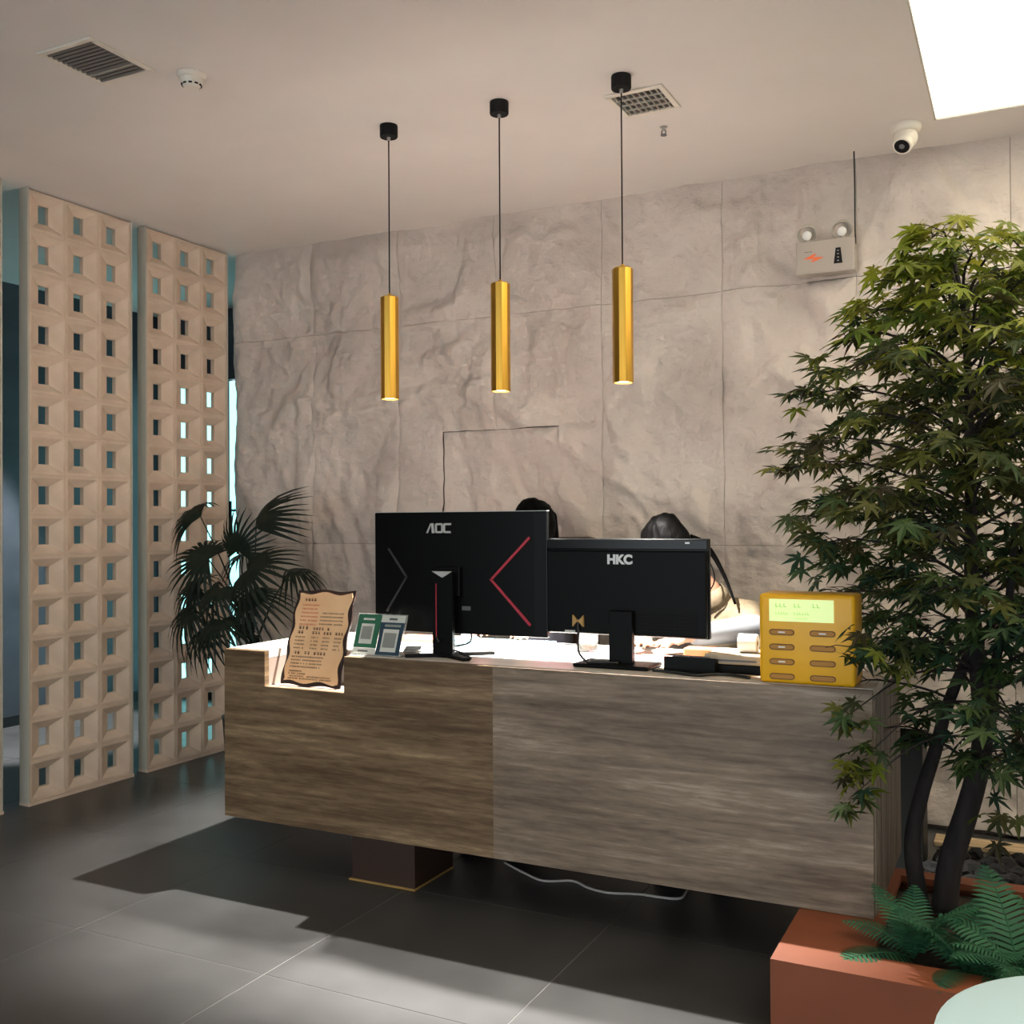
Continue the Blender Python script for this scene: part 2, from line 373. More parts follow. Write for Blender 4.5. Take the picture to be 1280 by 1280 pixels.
def stone_panel(x0, x1, z0, z1, door=False, name='stone_panel', parent=None):
    step = .0145; back = .004 if door else 0
    nx, nz = max(4, int((x1-x0)/step)), max(4, int((z1-z0)/step))
    me = bpy.data.meshes.new('stone_panel'); vs = []; fs = []
    ga = .0028 if door else .0011
    gx0, gx1, gz0, gz1 = x0+ga, x1-ga, z0+ga, z1-(ga if z1 < CEIL else 0)
    XS = [gx0+(gx1-gx0)*i/nx for i in range(nx+1)]; ZS = [gz0+(gz1-gz0)*j/nz for j in range(nz+1)]
    if not door:
        for hx in (HX0, HX1):
            if x0 < hx < x1: XS[min(range(nx+1), key=lambda i: abs(XS[i]-hx))] = hx
        if z0 < HZ < z1 and x0 < HX1 and x1 > HX0: ZS[min(range(nz+1), key=lambda i: abs(ZS[i]-HZ))] = HZ
    for z in ZS:
        for x in XS:
            e = min(x-gx0, gx1-x, z-gz0, (gz1-z) if z1 < CEIL else 9)
            k = .6+.4*min(1, e/.06)
            if z > CEIL-.12: k *= .45+.55*(CEIL-z)/.12
            h = .03+relief(x, z)*k
            if e < .003: h -= .003
            vs.append((x, WALL_Y-max(h-back, .004), z))
    for j in range(nz):
        for i in range(nx):
            if not door and HX0-1e-6 < XS[i] < HX1-1e-6 and HX0+1e-6 < XS[i+1] < HX1+1e-6 and ZS[j+1] < HZ+1e-6: continue
            a = j*(nx+1)+i; fs.append((a, a+1, a+nx+2, a+nx+1))
    # return edges to the backing
    n0 = len(vs); loop = [i for i in range(nx+1)]+[j*(nx+1)+nx for j in range(1, nz+1)]+[nz*(nx+1)+i for i in range(nx-1, -1, -1)]+[j*(nx+1) for j in range(nz-1, 0, -1)]
    for q in loop: vs.append((vs[q][0], WALL_Y, vs[q][2]))
    for k in range(len(loop)):
        k2 = (k+1) % len(loop)
        pa, pb = vs[loop[k]], vs[loop[k2]]
        if not door and HX0-1e-6 < min(pa[0], pb[0]) and max(pa[0], pb[0]) < HX1+1e-6 and max(pa[2], pb[2]) < HZ+1e-6: continue
        fs.append((loop[k], n0+k, n0+k2, loop[k2]))
    me.from_pydata(vs, [], fs); me.materials.append(M['stone'])
    me.polygons.foreach_set('use_smooth', [True]*len(me.polygons)); me.set_sharp_from_angle(angle=math.radians(60))
    return link(name, me, None if door else wb)
for i in range(len(xj)-1):
    if xj[i] > .6: continue
    for j in range(3): stone_panel(xj[i], xj[i+1], zj[j], zj[j+1])
stone_panel(.57, XR, 0.02, CEIL)
struct(stone_panel(HX0, HX1, .02, HZ, True, 'door_2'))

# ------------------------------------------------------------------ perforated block screens
BP_Y, BP_Z, BT = .21, .1985, .055
def block_mesh():
    b = bmesh.new(); hy, hz = BP_Y/2-.0015, BP_Z/2-.0015
    def ring(x, a, c): return [b.verts.new((x, -a, -c)), b.verts.new((x, a, -c)), b.verts.new((x, a, c)), b.verts.new((x, -a, c))]
    r = [ring(-BT, BP_Y/2, BP_Z/2), ring(-.0025, BP_Y/2, BP_Z/2), ring(0, hy, hz), ring(0, hy-.013, hz-.013), ring(-.003, hy-.018, hz-.018), ring(-.029, .030, .045), ring(-BT, .030, .045)]
    for a, c in zip(r, r[1:]+[r[0]]):
        for k in range(4): b.faces.new((a[k], a[(k+1) % 4], c[(k+1) % 4], c[k]))
    bmesh.ops.recalc_face_normals(b, faces=b.faces)
    me = bpy.data.meshes.new('block'); b.to_mesh(me); b.free(); me.materials.append(M['block']); return me
BLK = block_mesh()
def screen(y0, label):
    s = empty('block_screen', (SCR_X, y0, 0), label, 'screen', 'perforated block screens')
    W = .65
    G().box(-BT-.003, .004, 0, .01, .016, CEIL-.002).build('side_strip', M['screen_side'], s)
    G().box(-BT-.003, .004, W-.01, W, .016, CEIL-.002).build('side_strip', M['screen_side'], s)
    G().box(-BT-.006, .01, 0, W, 0, .016).build('plinth', M['block'], s)
    for r in range(15):
        for c_ in range(3): link('block', BLK, s, (0, .01+BP_Y*(c_+.5), .016+BP_Z*(r+.5)))
    return s
screen(3.372, 'full cream perforated block screen left of the one behind the palm')
screen(4.115, 'tall cream perforated block screen nearest the stone wall, behind the palm')
screen(2.585, 'cream perforated block screen cut off by the left edge of the picture')

# ------------------------------------------------------------------ ceiling fittings
def vent(name, cx, cy, w_, d_, label, nslat, along_x, parts_mat):
    v = empty(name, (cx, cy, CEIL), label, 'air vent', 'ceiling air vents')
    f = G(); t = .022; a, b = w_/2, d_/2
    for q in ((-a, a, -b, -b+t), (-a, a, b-t, b), (-a, -a+t, -b+t, b-t), (a-t, a, -b+t, b-t)): f.box(*q, -.009, -.0005, .002, 1)
    f.build('frame', M['white_plastic'], v)
    G().box(-a+t, a-t, -b+t, b-t, -.0015, -.0005).build('backing', parts_mat, v)
    for k in range(nslat):
        if along_x:
            y = -b+t+(d_-2*t)*(k+.5)/nslat
            G().box(-a+t, a-t, -.001, .001, -.004, .004, mtx=Matrix.Translation((0, y, -.0056))@Matrix.Rotation(.7, 4, 'X')).build('slat', M['slat'], v)
        else:
            x = -a+t+(w_-2*t)*(k+.5)/nslat
            G().box(-.0015, .0015, -b+t, b-t, -.004, .004, mtx=Matrix.Translation((x, 0, -.0056))).build('slat', M['white_metal'], v)
    return v
v1 = vent('ceiling_vent', -2.925, 2.568, .265, .29, 'dusty grey slatted ceiling vent next to the smoke detector', 12, True, M['vent_mid'])
G().box(-.11, .11, .06, .066, -.0085, -.002).build('cross_bar', M['white_metal'], v1)
v2 = vent('ceiling_vent', -1.323, 3.79, .235, .24, 'white grid ceiling vent behind the pendant lamp on the right', 8, False, M['vent_dark'])
for y in (-.05, .0, .05): G().box(-.095, .095, y-.0015, y+.0015, -.0092, -.002).build('cross_bar', M['white_metal'], v2)

sd = empty('smoke_detector', (-2.705, 2.80, CEIL), 'round cream smoke detector with dark slots on the ceiling', 'smoke detector')
G().lathe([(0, -.0005), (.05, -.0005), (.052, -.008), (.047, -.018), (.041, -.02)], 32).build('base', M['white_plastic'], sd, 'auto')
G().lathe([(.041, -.02), (.039, -.034), (.031, -.047), (.027, -.053), (0, -.055)], 32).build('body', M['white_plastic'], sd, 'auto')
for k in range(10):
    a = 2*PI*k/10
    G().box(-.006, .006, -.002, .002, -.003, .003, mtx=Matrix.Rotation(a, 4, 'Z')@Matrix.Translation((0, -.0345, -.043))@Matrix.Rotation(.55, 4, 'X')).build('slot', M['black_matte'], sd)

sp = empty('sprinkler', (-1.335, 4.08, CEIL), 'tiny metal fire sprinkler hanging below the grid vent', 'sprinkler')
G().lathe([(0, -.0005), (.016, -.0005), (.016, -.003), (.007, -.006), (.006, -.016), (0, -.016)], 16).build('collar', M['steel'], sp, 'auto')
for s_ in (-1, 1): G().tube([(s_*.006, 0, -.014), (s_*.01, 0, -.024), (s_*.003, 0, -.035)], .0022, 6).build('yoke_arm', M['grey'], sp)
G().lathe([(0, -.034), (.013, -.034), (.013, -.037), (0, -.037)], 14).build('deflector', M['grey'], sp)

cc = empty('security_camera', (-.435, 4.53, CEIL), 'white dome security camera on the ceiling beside the light panel', 'camera')
G().lathe([(0, -.0005), (.062, -.0005), (.064, -.012), (.056, -.03), (.05, -.034), (0, -.034)], 32).build('base', M['white_plastic'], cc, 'auto')
dirn = Vector((-.2, -.62, -.76)).normalized()
G().ball((0, -.008, -.058), .048, u=28, v=18).build('ball_housing', M['white_plastic'], cc, True)
G().lathe([(.038, .02), (.040, .05), (.037, .058), (.031, .058)], 28, (0, -.008, -.058), dirn).build('lens_hood', M['white_plastic'], cc, 'auto')
G().lathe([(0, .053), (.031, .053), (.031, .0575), (0, .0575)], 28, (0, -.008, -.058), dirn).build('lens_face', M['black_gloss'], cc, 'auto')
G().lathe([(0, .0575), (.011, .0575), (.011, .0595), (0, .061)], 20, (0, -.008, -.058), dirn).build('lens', M['grey'], cc, 'auto')

# emergency twin-head light on the stone wall
em = empty('emergency_light', (-.80, 4.735, 2.472), 'white twin-head emergency light box with orange flash mark on the stone wall', 'emergency light')
G().box(-.128, .128, 0, .085, 0, .15, .006).build('housing', M['em_grey'], em)
for x in (-.082, .07):
    h = G().lathe([(0, .05), (.02, .05), (.034, .035), (.046, .0), (.047, -.004), (.043, -.004), (.03, .012), (0, .016)], 26, (x, .025, .188), Vector((.05, -.72, -.7)).normalized()*-1).build('lamp_head', M['white_metal'], em, 'auto')
    G().ball((x+.004, -.0, .175), .021, (1, .7, 1)).build('bulb', M['paper'], h, True)
    G().tube([(x, .04, .148), (x, .04, .168)], .012, 10).build('swivel', M['white_metal'], em)
G().prism([(-.095, .068), (-.05, .088), (-.035, .086), (-.052, .075), (-.004, .07), (-.05, .053), (-.064, .055), (-.046, .066)], -.0015, .001).build('flash_mark', M['orange_print'], em)
G().box(-.09, -.07, -.001, .001, .098, .101).box(-.066, -.057, -.001, .001, .098, .102).build('small_print', M['grey_print'], em)
G().prism([(.038, .035), (.076, .035), (.068, .105), (.047, .105)], -.002, .001).build('indicator_strip', M['black_matte'], em)
G().tube(curve_pts([(.127, .012, CEIL-2.4725), (.130, .006, .38), (.1305, .0, .2), (.128, .03, .12)], 6), .0035, 6).build('power_cable', M['cable'], em, True)
for k in range(4): G().box(.053, .061, -.003, -.001, .045+.015*k, .049+.015*k).build('indicator', M['mid_grey'], em)

# ------------------------------------------------------------------ pendant lamps
def pendant(x, y, label):
    p = empty('pendant_lamp', (x, y, CEIL), label, 'pendant lamp', 'brass pendant lamps over the desk')
    G().lathe([(0, -.0005), (.036, -.0005), (.037, -.004), (.037, -.046), (.035, -.05), (0, -.05)], 28).build('canopy', M['black_matte'], p, 'auto')
    G().lathe([(0, -.05), (.008, -.05), (.007, -.064), (0, -.064)], 14).build('cord_grip', M['steel'], p, 'auto')
    G().tube([(0, 0, -.06), (0, 0, -.70)], .0028, 8).build('cord', M['black_matte'], p)
    zb = 1.868-CEIL; zt = 2.292-CEIL
    G().lathe([(0, zt), (.030, zt), (.038, zt-.006), (.038, zb), (.033, zb), (.033, zb+.02), (0, zb+.02)], 10).build('tube_shade', M['brass'], p)
    G().lathe([(.0, zb+.006), (.032, zb+.006), (.032, zb+.012), (0, zb+.012)], 20).build('lamp_lens', M['lamp_lit'], p)
    G().lathe([(.004, zt), (.009, zt), (.006, zt+.012), (.003, zt+.012)], 14).build('top_cap', M['brass'], p)
    ld = bpy.data.lights.new('lamp_light', 'SPOT'); ld.energy = PENDANT_W; ld.color = (1, .97, .92); ld.spot_size = math.radians(84); ld.spot_blend = .45; ld.shadow_soft_size = .010
    lo = bpy.data.objects.new('lamp_light', ld); COL.objects.link(lo); lo.parent = p; lo.location = (0, 0, zb-.004)
pendant(-2.34, 3.54, 'brass tube pendant lamp on the left, nearest the block screens')
pendant(-1.826, 3.54, 'brass tube pendant lamp hanging between the other two')
pendant(-1.32, 3.54, 'brass tube pendant lamp on the right, in front of the grid vent')

# ------------------------------------------------------------------ reception desk
NX0, NX1, NZ, NY = -2.647, -2.272, .728, CY+.17
SEAM = -1.648
dk = empty('reception_desk', (CX0, CY, 0), 'floating travertine-clad reception desk with a pale top and a notch', 'desk')
X = lambda x: x-CX0
L1 = CX1-CX0; D = CYB-CY; TT = TOP-.03
sl = [(0, CZ0), (X(SEAM), CZ0), (X(SEAM), TOP-.002), (X(NX1), TOP-.002), (X(NX1), NZ), (X(NX0), NZ), (X(NX0), TOP-.002), (0, TOP-.002)]
G().prism(sl, 0, .025).build('front_slab', M['trav_a'], dk)
G().box(X(SEAM), L1, 0, .025, CZ0, TOP-.002).build('front_slab', M['trav_b'], dk)
tp = [(0, .0255), (X(NX0), .0255), (X(NX0), NY-CY), (X(NX1), NY-CY), (X(NX1), .0255), (L1, .0255), (L1, D), (0, D)]
G().prism(tp, TT, TOP, 'xy').build('top_slab', M['counter_top'], dk)
n = G().box(X(NX0)-.012, X(NX0)-.0005, .026, NY-CY, NZ-.012, TT-.0005).box(X(NX1)+.0005, X(NX1)+.012, .026, NY-CY, NZ-.012, TT-.0005)
n.box(X(NX0), X(NX1), .026, NY-CY, NZ-.012, NZ)
n.build('notch_lining', M['notch'], dk)
G().box(X(NX0)-.012, X(NX1)+.012, NY-CY+.0005, NY-CY+.012, NZ-.012, TT-.0005).build('notch_back', M['mid_grey'], dk)
G().box(0, .025, .0255, D, CZ0, TT-.0005).build('end_panel', M['end_panel'], dk)
e = G().box(L1-.025, L1, .0255, D, CZ0, TT-.0005)
for k in range(22): e.box(L1, L1+.004, .03+k*.03, .03+k*.03+.017, CZ0, TT-.0005)
e.build('end_panel', M['end_panel'], dk)
G().box(.0255, L1-.0255, .0255, D, CZ0, CZ0+.02).build('bottom_panel', M['black_matte'], dk)
px0, px1, py0, py1 = X(-2.31), X(-2.03), 3.22-CY, 3.50-CY
G().box(px0, px1, py0, py1, .008, CZ0-.0005).build('pedestal', M['pedestal'], dk)
G().box(px0-.012, px1+.004, py0-.008, py1, .0005, .008, .002, 1).build('pedestal_foot', M['gold_trim'], dk)

# ------------------------------------------------------------------ planter, bed and table
PZ = .203; PX0, PX1, PY0, PY1 = -.617, 1.3, 2.727, 3.62
pl = empty('planter_box', (PX0, PY0, 0), 'terracotta painted planter box at the right end of the desk', 'planter')
W_, D_ = PX1-PX0, PY1-PY0
ox0, ox1, oy0, oy1 = .24, W_-.2, .13, D_-.07
G().box(0, W_, 0, .02, 0, PZ-.02).box(0, W_, D_-.02, D_, 0, PZ-.02).box(0, .02, .02, D_-.02, 0, PZ-.02).box(W_-.02, W_, .02, D_-.02, 0, PZ-.02).build('side_walls', M['terracotta'], pl)
r = G(); 
for q in ((0, W_, 0, oy0), (0, W_, oy1, D_), (0, ox0, oy0, oy1), (ox1, W_, oy0, oy1)): r.box(*q, PZ-.02, PZ)
r.build('rim', M['terracotta'], pl)
so = G()
nx, ny = 30, 16
gridv = [[so.bm.verts.new((ox0-.01+(ox1-ox0+.02)*i/nx, oy0-.01+(oy1-oy0+.02)*j/ny, PZ-.045+.02*noise.noise((i*.6, j*.6, .3)))) for i in range(nx+1)] for j in range(ny+1)]
for j in range(ny):
    for i in range(nx): so.bm.faces.new((gridv[j][i], gridv[j][i+1], gridv[j+1][i+1], gridv[j+1][i]))
so.build('soil', M['soil'], pl, True)

# pale board along the foot of the stone wall and black rocks in front of it
tag(G().box(-.36, 1.6, 4.60, 4.72, .001, .022, .003, 1).build('pale_board', M['sandwood']), 'pale timber board lying along the foot of the stone wall behind the tree', 'board')
def rock_mesh(seed):
    b = bmesh.new(); bmesh.ops.create_icosphere(b, subdivisions=2, radius=1)
    for v in b.verts:
        n = noise.noise(v.co*1.3+Vector((seed*5.1, 0, 0)))*.5+noise.noise(v.co*3+Vector((0, seed*3.3, 0)))*.22
        v.co *= 1+n
        v.co.z *= .72
    me = bpy.data.meshes.new('lava_rock'); b.to_mesh(me); b.free(); me.materials.append(M['rock']); return me
rocks = [rock_mesh(k) for k in range(6)]
rr = random.Random(3)
ROCK_LABEL = 'rough black lava rock in the heap at the foot of the stone wall'
k = 0
for row in range(6):
    for col in range(6):
        x = -.33+col*.085+rr.uniform(-.02, .02)+(row % 2)*.04; y = 4.02+row*.095+rr.uniform(-.015, .015); s_ = rr.uniform(.031, .04)
        o = link('lava_rock', rocks[k % 6], None, (x, y, s_*.75), (0, 0, rr.uniform(0, 6)))
        o.scale = (s_, s_, s_); tag(o, ROCK_LABEL, 'rock', 'black lava rocks by the wall'); k += 1

bn = empty('waste_bin', (-.47, 4.35, 0), 'black rectangular waste bin standing behind the tree trunk', 'bin')
bm_ = G().prism([(-.095, -.09), (.095, -.09), (.095, .09), (-.095, .09)], 0, .01, 'xy')
for q in ((-.1, .1, -.1, -.09), (-.1, .1, .09, .1), (-.1, -.09, -.09, .09), (.09, .1, -.09, .09)): bm_.box(*q, .0, .50, .002, 1)
bm_.build('body', M['bin'], bn)
ri = G()
for q in ((-.106, .106, -.106, -.09), (-.106, .106, .09, .106), (-.106, -.09, -.09, .09), (.09, .106, -.09, .09)): ri.box(*q, .49, .51, .004, 2)
ri.build('rim', M['black'], bn)

tb = empty('round_table', (.195, 2.008, 0), 'round white table top at the lower right corner', 'table')
G().lathe([(0, .428), (.34, .428), (.354, .434), (.356, .44), (.354, .447), (.345, .45), (0, .45)], 64).build('table_top', M['white_table'], tb, 'auto')
G().lathe([(0, .018), (.03, .018), (.026, .06), (.026, .41), (.05, .4275), (0, .4275)], 24).build('stem', M['white_metal'], tb, 'auto')
G().lathe([(0, .0005), (.2, .0005), (.2, .008), (.03, .018), (0, .018)], 40).build('foot', M['white_metal'], tb, 'auto')

# ------------------------------------------------------------------ maple tree
tr = random.Random(11)
TB = Vector((-.25, 3.36, PZ-.03))
mt = empty('maple_tree', TB, 'leafy green artificial maple tree with dark trunks in the terracotta planter', 'tree')
W2L = lambda p: Vector(p)-TB
tA = curve_pts([W2L(p) for p in ((-.236, 3.36, PZ-.03), (-.217, 3.36, .32), (-.167, 3.37, .494), (-.132, 3.38, .641), (-.125, 3.38, .761), (-.136, 3.38, .903), (-.15, 3.39, 1.094), (-.153, 3.4, 1.285), (-.153, 3.4, 1.477), (-.155, 3.4, 1.718), (-.164, 3.4, 1.959), (-.19, 3.39, 2.16))], 5)
radA = [.034*(1-i/(len(tA)-1))**.8+.004 for i in range(len(tA))]
G().tube(tA, radA, 12).build('trunk', M['bark'], mt, True)
tBp = curve_pts([W2L(p) for p in ((-.30, 3.36, PZ-.03), (-.325, 3.37, .353), (-.301, 3.38, .503), (-.258, 3.39, .653), (-.219, 3.39, .802), (-.15, 3.385, .98))], 5)
G().tube(tBp, [.027-.012*i/(len(tBp)-1) for i in range(len(tBp))], 12).build('trunk', M['bark'], mt, True)
tCp = curve_pts([W2L(p) for p in ((-.135, 3.38, .60), (-.10, 3.36, .787), (-.088, 3.34, .93), (-.05, 3.33, 1.12), (-.03, 3.32, 1.35))], 5)
G().tube(tCp, [.021-.012*i/(len(tCp)-1) for i in range(len(tCp))], 10).build('trunk', M['bark'], mt, True)
tDp = curve_pts([W2L(p) for p in ((-.094, 3.35, .86), (-.05, 3.34, .885), (.008, 3.33, .907), (.12, 3.3, .97), (.2, 3.28, 1.03))], 5)
G().tube(tDp, [.012-.007*i/(len(tDp)-1) for i in range(len(tDp))], 8).build('branch', M['bark'], mt, True)

def maple_leaf(seed):
    q = random.Random(seed); b = bmesh.new(); c0 = b.verts.new((0, 0, 0))
    ang = [-128, -84, -42, 0, 42, 84, 128]; ln = [.5, .8, .96, 1.05, .96, .8, .5]
    droop = lambda r: -.22*r*r
    rim = []
    for i, (a, l) in enumerate(zip(ang, ln)):
        a += q.uniform(-5, 5); l *= q.uniform(.9, 1.08)
        def pt(r, aa, up=0): t = math.radians(aa); return b.verts.new((r*math.cos(t), r*math.sin(t), droop(r)+up))
        rim += [pt(.26, a-(21 if i else 25)), pt(l*.5, a-14.5, .02), pt(l, a), pt(l*.5, a+14.5, .02)]
    rim.append(pt(.26, 128+25))
    for a_, b_ in zip(rim, rim[1:]): b.faces.new((c0, a_, b_))
    # stalk
    s1 = b.verts.new((-.55, .012, .02)); s2 = b.verts.new((-.55, -.012, .02)); b.faces.new((c0, s1, s2))
    me = bpy.data.meshes.new('leaf'); b.to_mesh(me); b.free(); return me
leafbase = [maple_leaf(k) for k in range(5)]
leafm = {}
for z_, mm in (('t', 'maple_top'), ('m', 'maple_mid'), ('l', 'maple_low')):
    leafm[z_] = []
    for b_ in leafbase:
        c_ = b_.copy(); c_.materials.append(M[mm]); leafm[z_].append(c_)
prof = [(.45, .16), (.59, .27), (.78, .36), (.9, .40), (1.08, .49), (1.18, .53), (1.33, .56), (1.49, .57), (1.67, .55), (1.82, .46), (1.99, .36), (2.15, .22), (2.26, .08)]
def rad_at(z):
    for (a, ra), (b, rb) in zip(prof, prof[1:]):
        if a <= z <= b: return ra+(rb-ra)*(z-a)/(b-a)
    return .06
def stem_at(z):
    zz = z-TB.z; best = min(tA, key=lambda p: abs(p.z-zz)); return best
leaves = []
CAMP = Vector((0, 0, CAM_H))
def leaf_ok(p):
    wld = p+TB
    if CX0-.05 < wld.x < CX1+.07 and CY-.07 < wld.y < CYB+.1 and wld.z < TOP+.05: return False
    if -.78 < wld.x < -.40 and CY-.06 < wld.y < CY+.22 and wld.z < 1.2: return False
    if wld.y < CY-.02 and -.78 < wld.x < -.47 and wld.z < 1.17 and tr.random() < .8: return False
    if wld.z < PZ+.03: return False
    return True
NB = 84
for i in range(NB):
    f = (i+.5)/NB; z = .62+1.52*f**.95
    az = i*2.39996+tr.uniform(-.3, .3)
    R_ = rad_at(z+.06)*tr.uniform(.8, 1.05)
    if z < .85 and math.sin(az) > .2: continue
    if z < 1.0 and i % 2: continue
    st = stem_at(max(z-.10, .6)); dv = Vector((math.cos(az), math.sin(az), 0))
    rise = .10+.08*f
    ctrl = [st, st+dv*R_*.35+Vector((0, 0, rise*.7)), st+dv*R_*.7+Vector((tr.uniform(-.03, .03), tr.uniform(-.03, .03), rise)), st+dv*R_*.98+Vector((0, 0, rise*.85))]
    bp_ = curve_pts(ctrl, 4)
    gb = G(); gb.tube(bp_, [.0045*(1-k_/len(bp_))+.0012 for k_ in range(len(bp_))], 6)
    ntw = int(10+R_*15)
    for t_ in range(ntw):
        u = .16+.84*(t_+1)/ntw; pi_ = bp_[min(int(u*(len(bp_)-1)), len(bp_)-1)]
        side = 1 if t_ % 2 else -1
        td = (dv*tr.uniform(.3, .9)+Vector((-dv.y, dv.x, 0))*side*tr.uniform(.3, 1.0)+Vector((0, 0, tr.uniform(-.25, .45)))).normalized()
        tl = tr.uniform(.05, .12)*(1.15-.5*u)
        tip = pi_+td*tl
        gb.tube([pi_, pi_+td*tl*.5+Vector((0, 0, .006)), tip], [.0016, .0012, .0008], 4)
        for q_ in range(tr.choice((1, 2, 2, 3))):
            pos = tip+Vector((tr.uniform(-.035, .035), tr.uniform(-.035, .035), tr.uniform(-.03, .02)))
            if not leaf_ok(pos): continue
            zz = pos.z+TB.z
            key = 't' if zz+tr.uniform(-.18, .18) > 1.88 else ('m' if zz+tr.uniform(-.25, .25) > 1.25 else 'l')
            yaw_ = math.atan2(td.y, td.x)+tr.uniform(-.7, .7)
            leaves.append((pos, (tr.uniform(-.55, .55), tr.uniform(-.1, .75), yaw_), tr.uniform(.052, .078), key))
    gb.build('branch', M['bark'], mt, True)
# leaf tufts hanging by the desk end and low on the trunk
for (cx, cy, cz, n_, sp_) in ((-.47, 2.98, .80, 16, .055), (-.435, 2.97, .60, 18, .06), (-.41, 3.0, .70, 12, .06), (-.08, 3.2, .52, 6, .06), (-.02, 3.25, .72, 8, .06), (-.33, 3.1, .93, 16, .09), (-.40, 3.02, 1.0, 14, .07)):
    st = stem_at(cz+.12); tipc = W2L((cx, cy, cz))
    pts = curve_pts([st, st.lerp(tipc, .5)+Vector((0, 0, .06)), tipc], 5)
    pts = [p for p in pts]
    G().tube(pts, [.004*(1-k_/len(pts))+.001 for k_ in range(len(pts))], 5).build('branch', M['bark'], mt, True)
    for _ in range(n_):
        pos = tipc+Vector((tr.gauss(0, sp_*.6), tr.gauss(0, sp_*.6), tr.gauss(0, sp_*.6)))
        if leaf_ok(pos): leaves.append((pos, (tr.uniform(-.5, .5), tr.uniform(.2, .9), tr.uniform(0, 6.28)), tr.uniform(.050, .070), tr.choice(('l', 'm', 'm', 't'))))
for _ in range(90):
    z = tr.uniform(.95, 2.05); st = stem_at(z); a_ = tr.uniform(-2.6, -.7); rr_ = tr.uniform(.06, .26)
    pos = st+Vector((math.cos(a_)*rr_, math.sin(a_)*rr_, tr.uniform(-.03, .03)))
    if leaf_ok(pos):
        zz = z+tr.uniform(-.2, .2)
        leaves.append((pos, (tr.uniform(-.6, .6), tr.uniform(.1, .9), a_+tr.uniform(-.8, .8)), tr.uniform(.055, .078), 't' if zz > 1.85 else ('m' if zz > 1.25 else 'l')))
# sort by what shows largest: nearest to the viewer's side and inside the picture
def show(l):
    p = l[0]+TB; d = p-CAMP; zc = d.dot(fw); xi = d.dot(Rv)/zc
    return (0 if xi < .5 else 1, zc)
leaves.sort(key=show)
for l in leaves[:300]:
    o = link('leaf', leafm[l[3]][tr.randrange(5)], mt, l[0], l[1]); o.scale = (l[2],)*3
from mathutils import Euler
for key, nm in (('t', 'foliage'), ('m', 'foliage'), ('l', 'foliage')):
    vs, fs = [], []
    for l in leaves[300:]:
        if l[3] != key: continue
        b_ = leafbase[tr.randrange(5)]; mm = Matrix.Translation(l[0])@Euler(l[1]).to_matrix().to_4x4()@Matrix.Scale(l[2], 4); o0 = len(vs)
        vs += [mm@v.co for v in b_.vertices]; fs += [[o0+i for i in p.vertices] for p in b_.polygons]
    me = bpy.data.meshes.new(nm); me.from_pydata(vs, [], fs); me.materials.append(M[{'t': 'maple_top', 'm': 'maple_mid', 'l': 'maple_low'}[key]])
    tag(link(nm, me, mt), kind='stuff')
print('maple leaves', len(leaves))

# ------------------------------------------------------------------ ferns
def frond(L_, droop, seed):
    q = random.Random(seed); g_ = G(); n_ = 20; pts = []
    for i in range(n_+1):
        t = i/n_; pts.append(Vector((L_*t*(.45+.35*t*droop), 0, L_*t*(1.0-.42*droop*t))))
    g_.tube(pts, [.0022*(1-i/n_)+.0006 for i in range(n_+1)], 4)
    for i in range(2, n_+1):
        t = i/n_; w_ = L_*.30*math.sin(PI*min(1, (t*.92+.08)))**.75*(1-.25*t)
        if w_ < .004: continue
        d = (pts[i]-pts[i-1]).normalized()
        for s_ in (-1, 1):
            out = (Vector((0, s_, 0))*.9+d*.45+Vector((0, 0, -.12))).normalized(); hw = d*L_*.019
            a = g_.bm.verts.new(pts[i]-hw); b = g_.bm.verts.new(pts[i]+hw); m1 = g_.bm.verts.new(pts[i]+out*w_*.6+hw*.85); m2 = g_.bm.verts.new(pts[i]+out*w_*.6-hw*.8)
            c_ = g_.bm.verts.new(pts[i]+out*w_+Vector((0, 0, -.1*w_)))
            g_.bm.faces.new((a, b, m1, m2)); g_.bm.faces.new((m2, m1, c_))
    return g_.mesh('frond', M['fern'])
fronds = [frond(.26, .9, 1), frond(.22, 1.1, 2), frond(.3, .7, 3)]
def fern(x, y, n_, sc, az0, label, spread=2*PI):
    f = empty('fern', (x, y, PZ-.03), label, 'fern', 'ferns in the planter')
    q = random.Random(int(x*1000)+n_)
    for k in range(n_):
        o = link('frond', fronds[k % 3], f, (0, 0, 0), (q.uniform(-.2, .2), q.uniform(-.15, .75), az0+spread*k/n_+q.uniform(-.2, .2))); s_ = sc*q.uniform(.85, 1.1); o.scale = (s_,)*3
fern(-.285, 2.97, 9, .85, .3, 'green fern at the left of the planter beside the desk corner')
fern(-.155, 2.93, 10, 1.0, -1.9, 'bright green fern with a broad upright frond in front of the trunk')
fern(-.03, 2.97, 10, .95, .8, 'green fern at the right picture edge above the white table')
fern(.10, 3.15, 9, 1.0, .2, 'green fern furthest right in the planter, partly out of view')

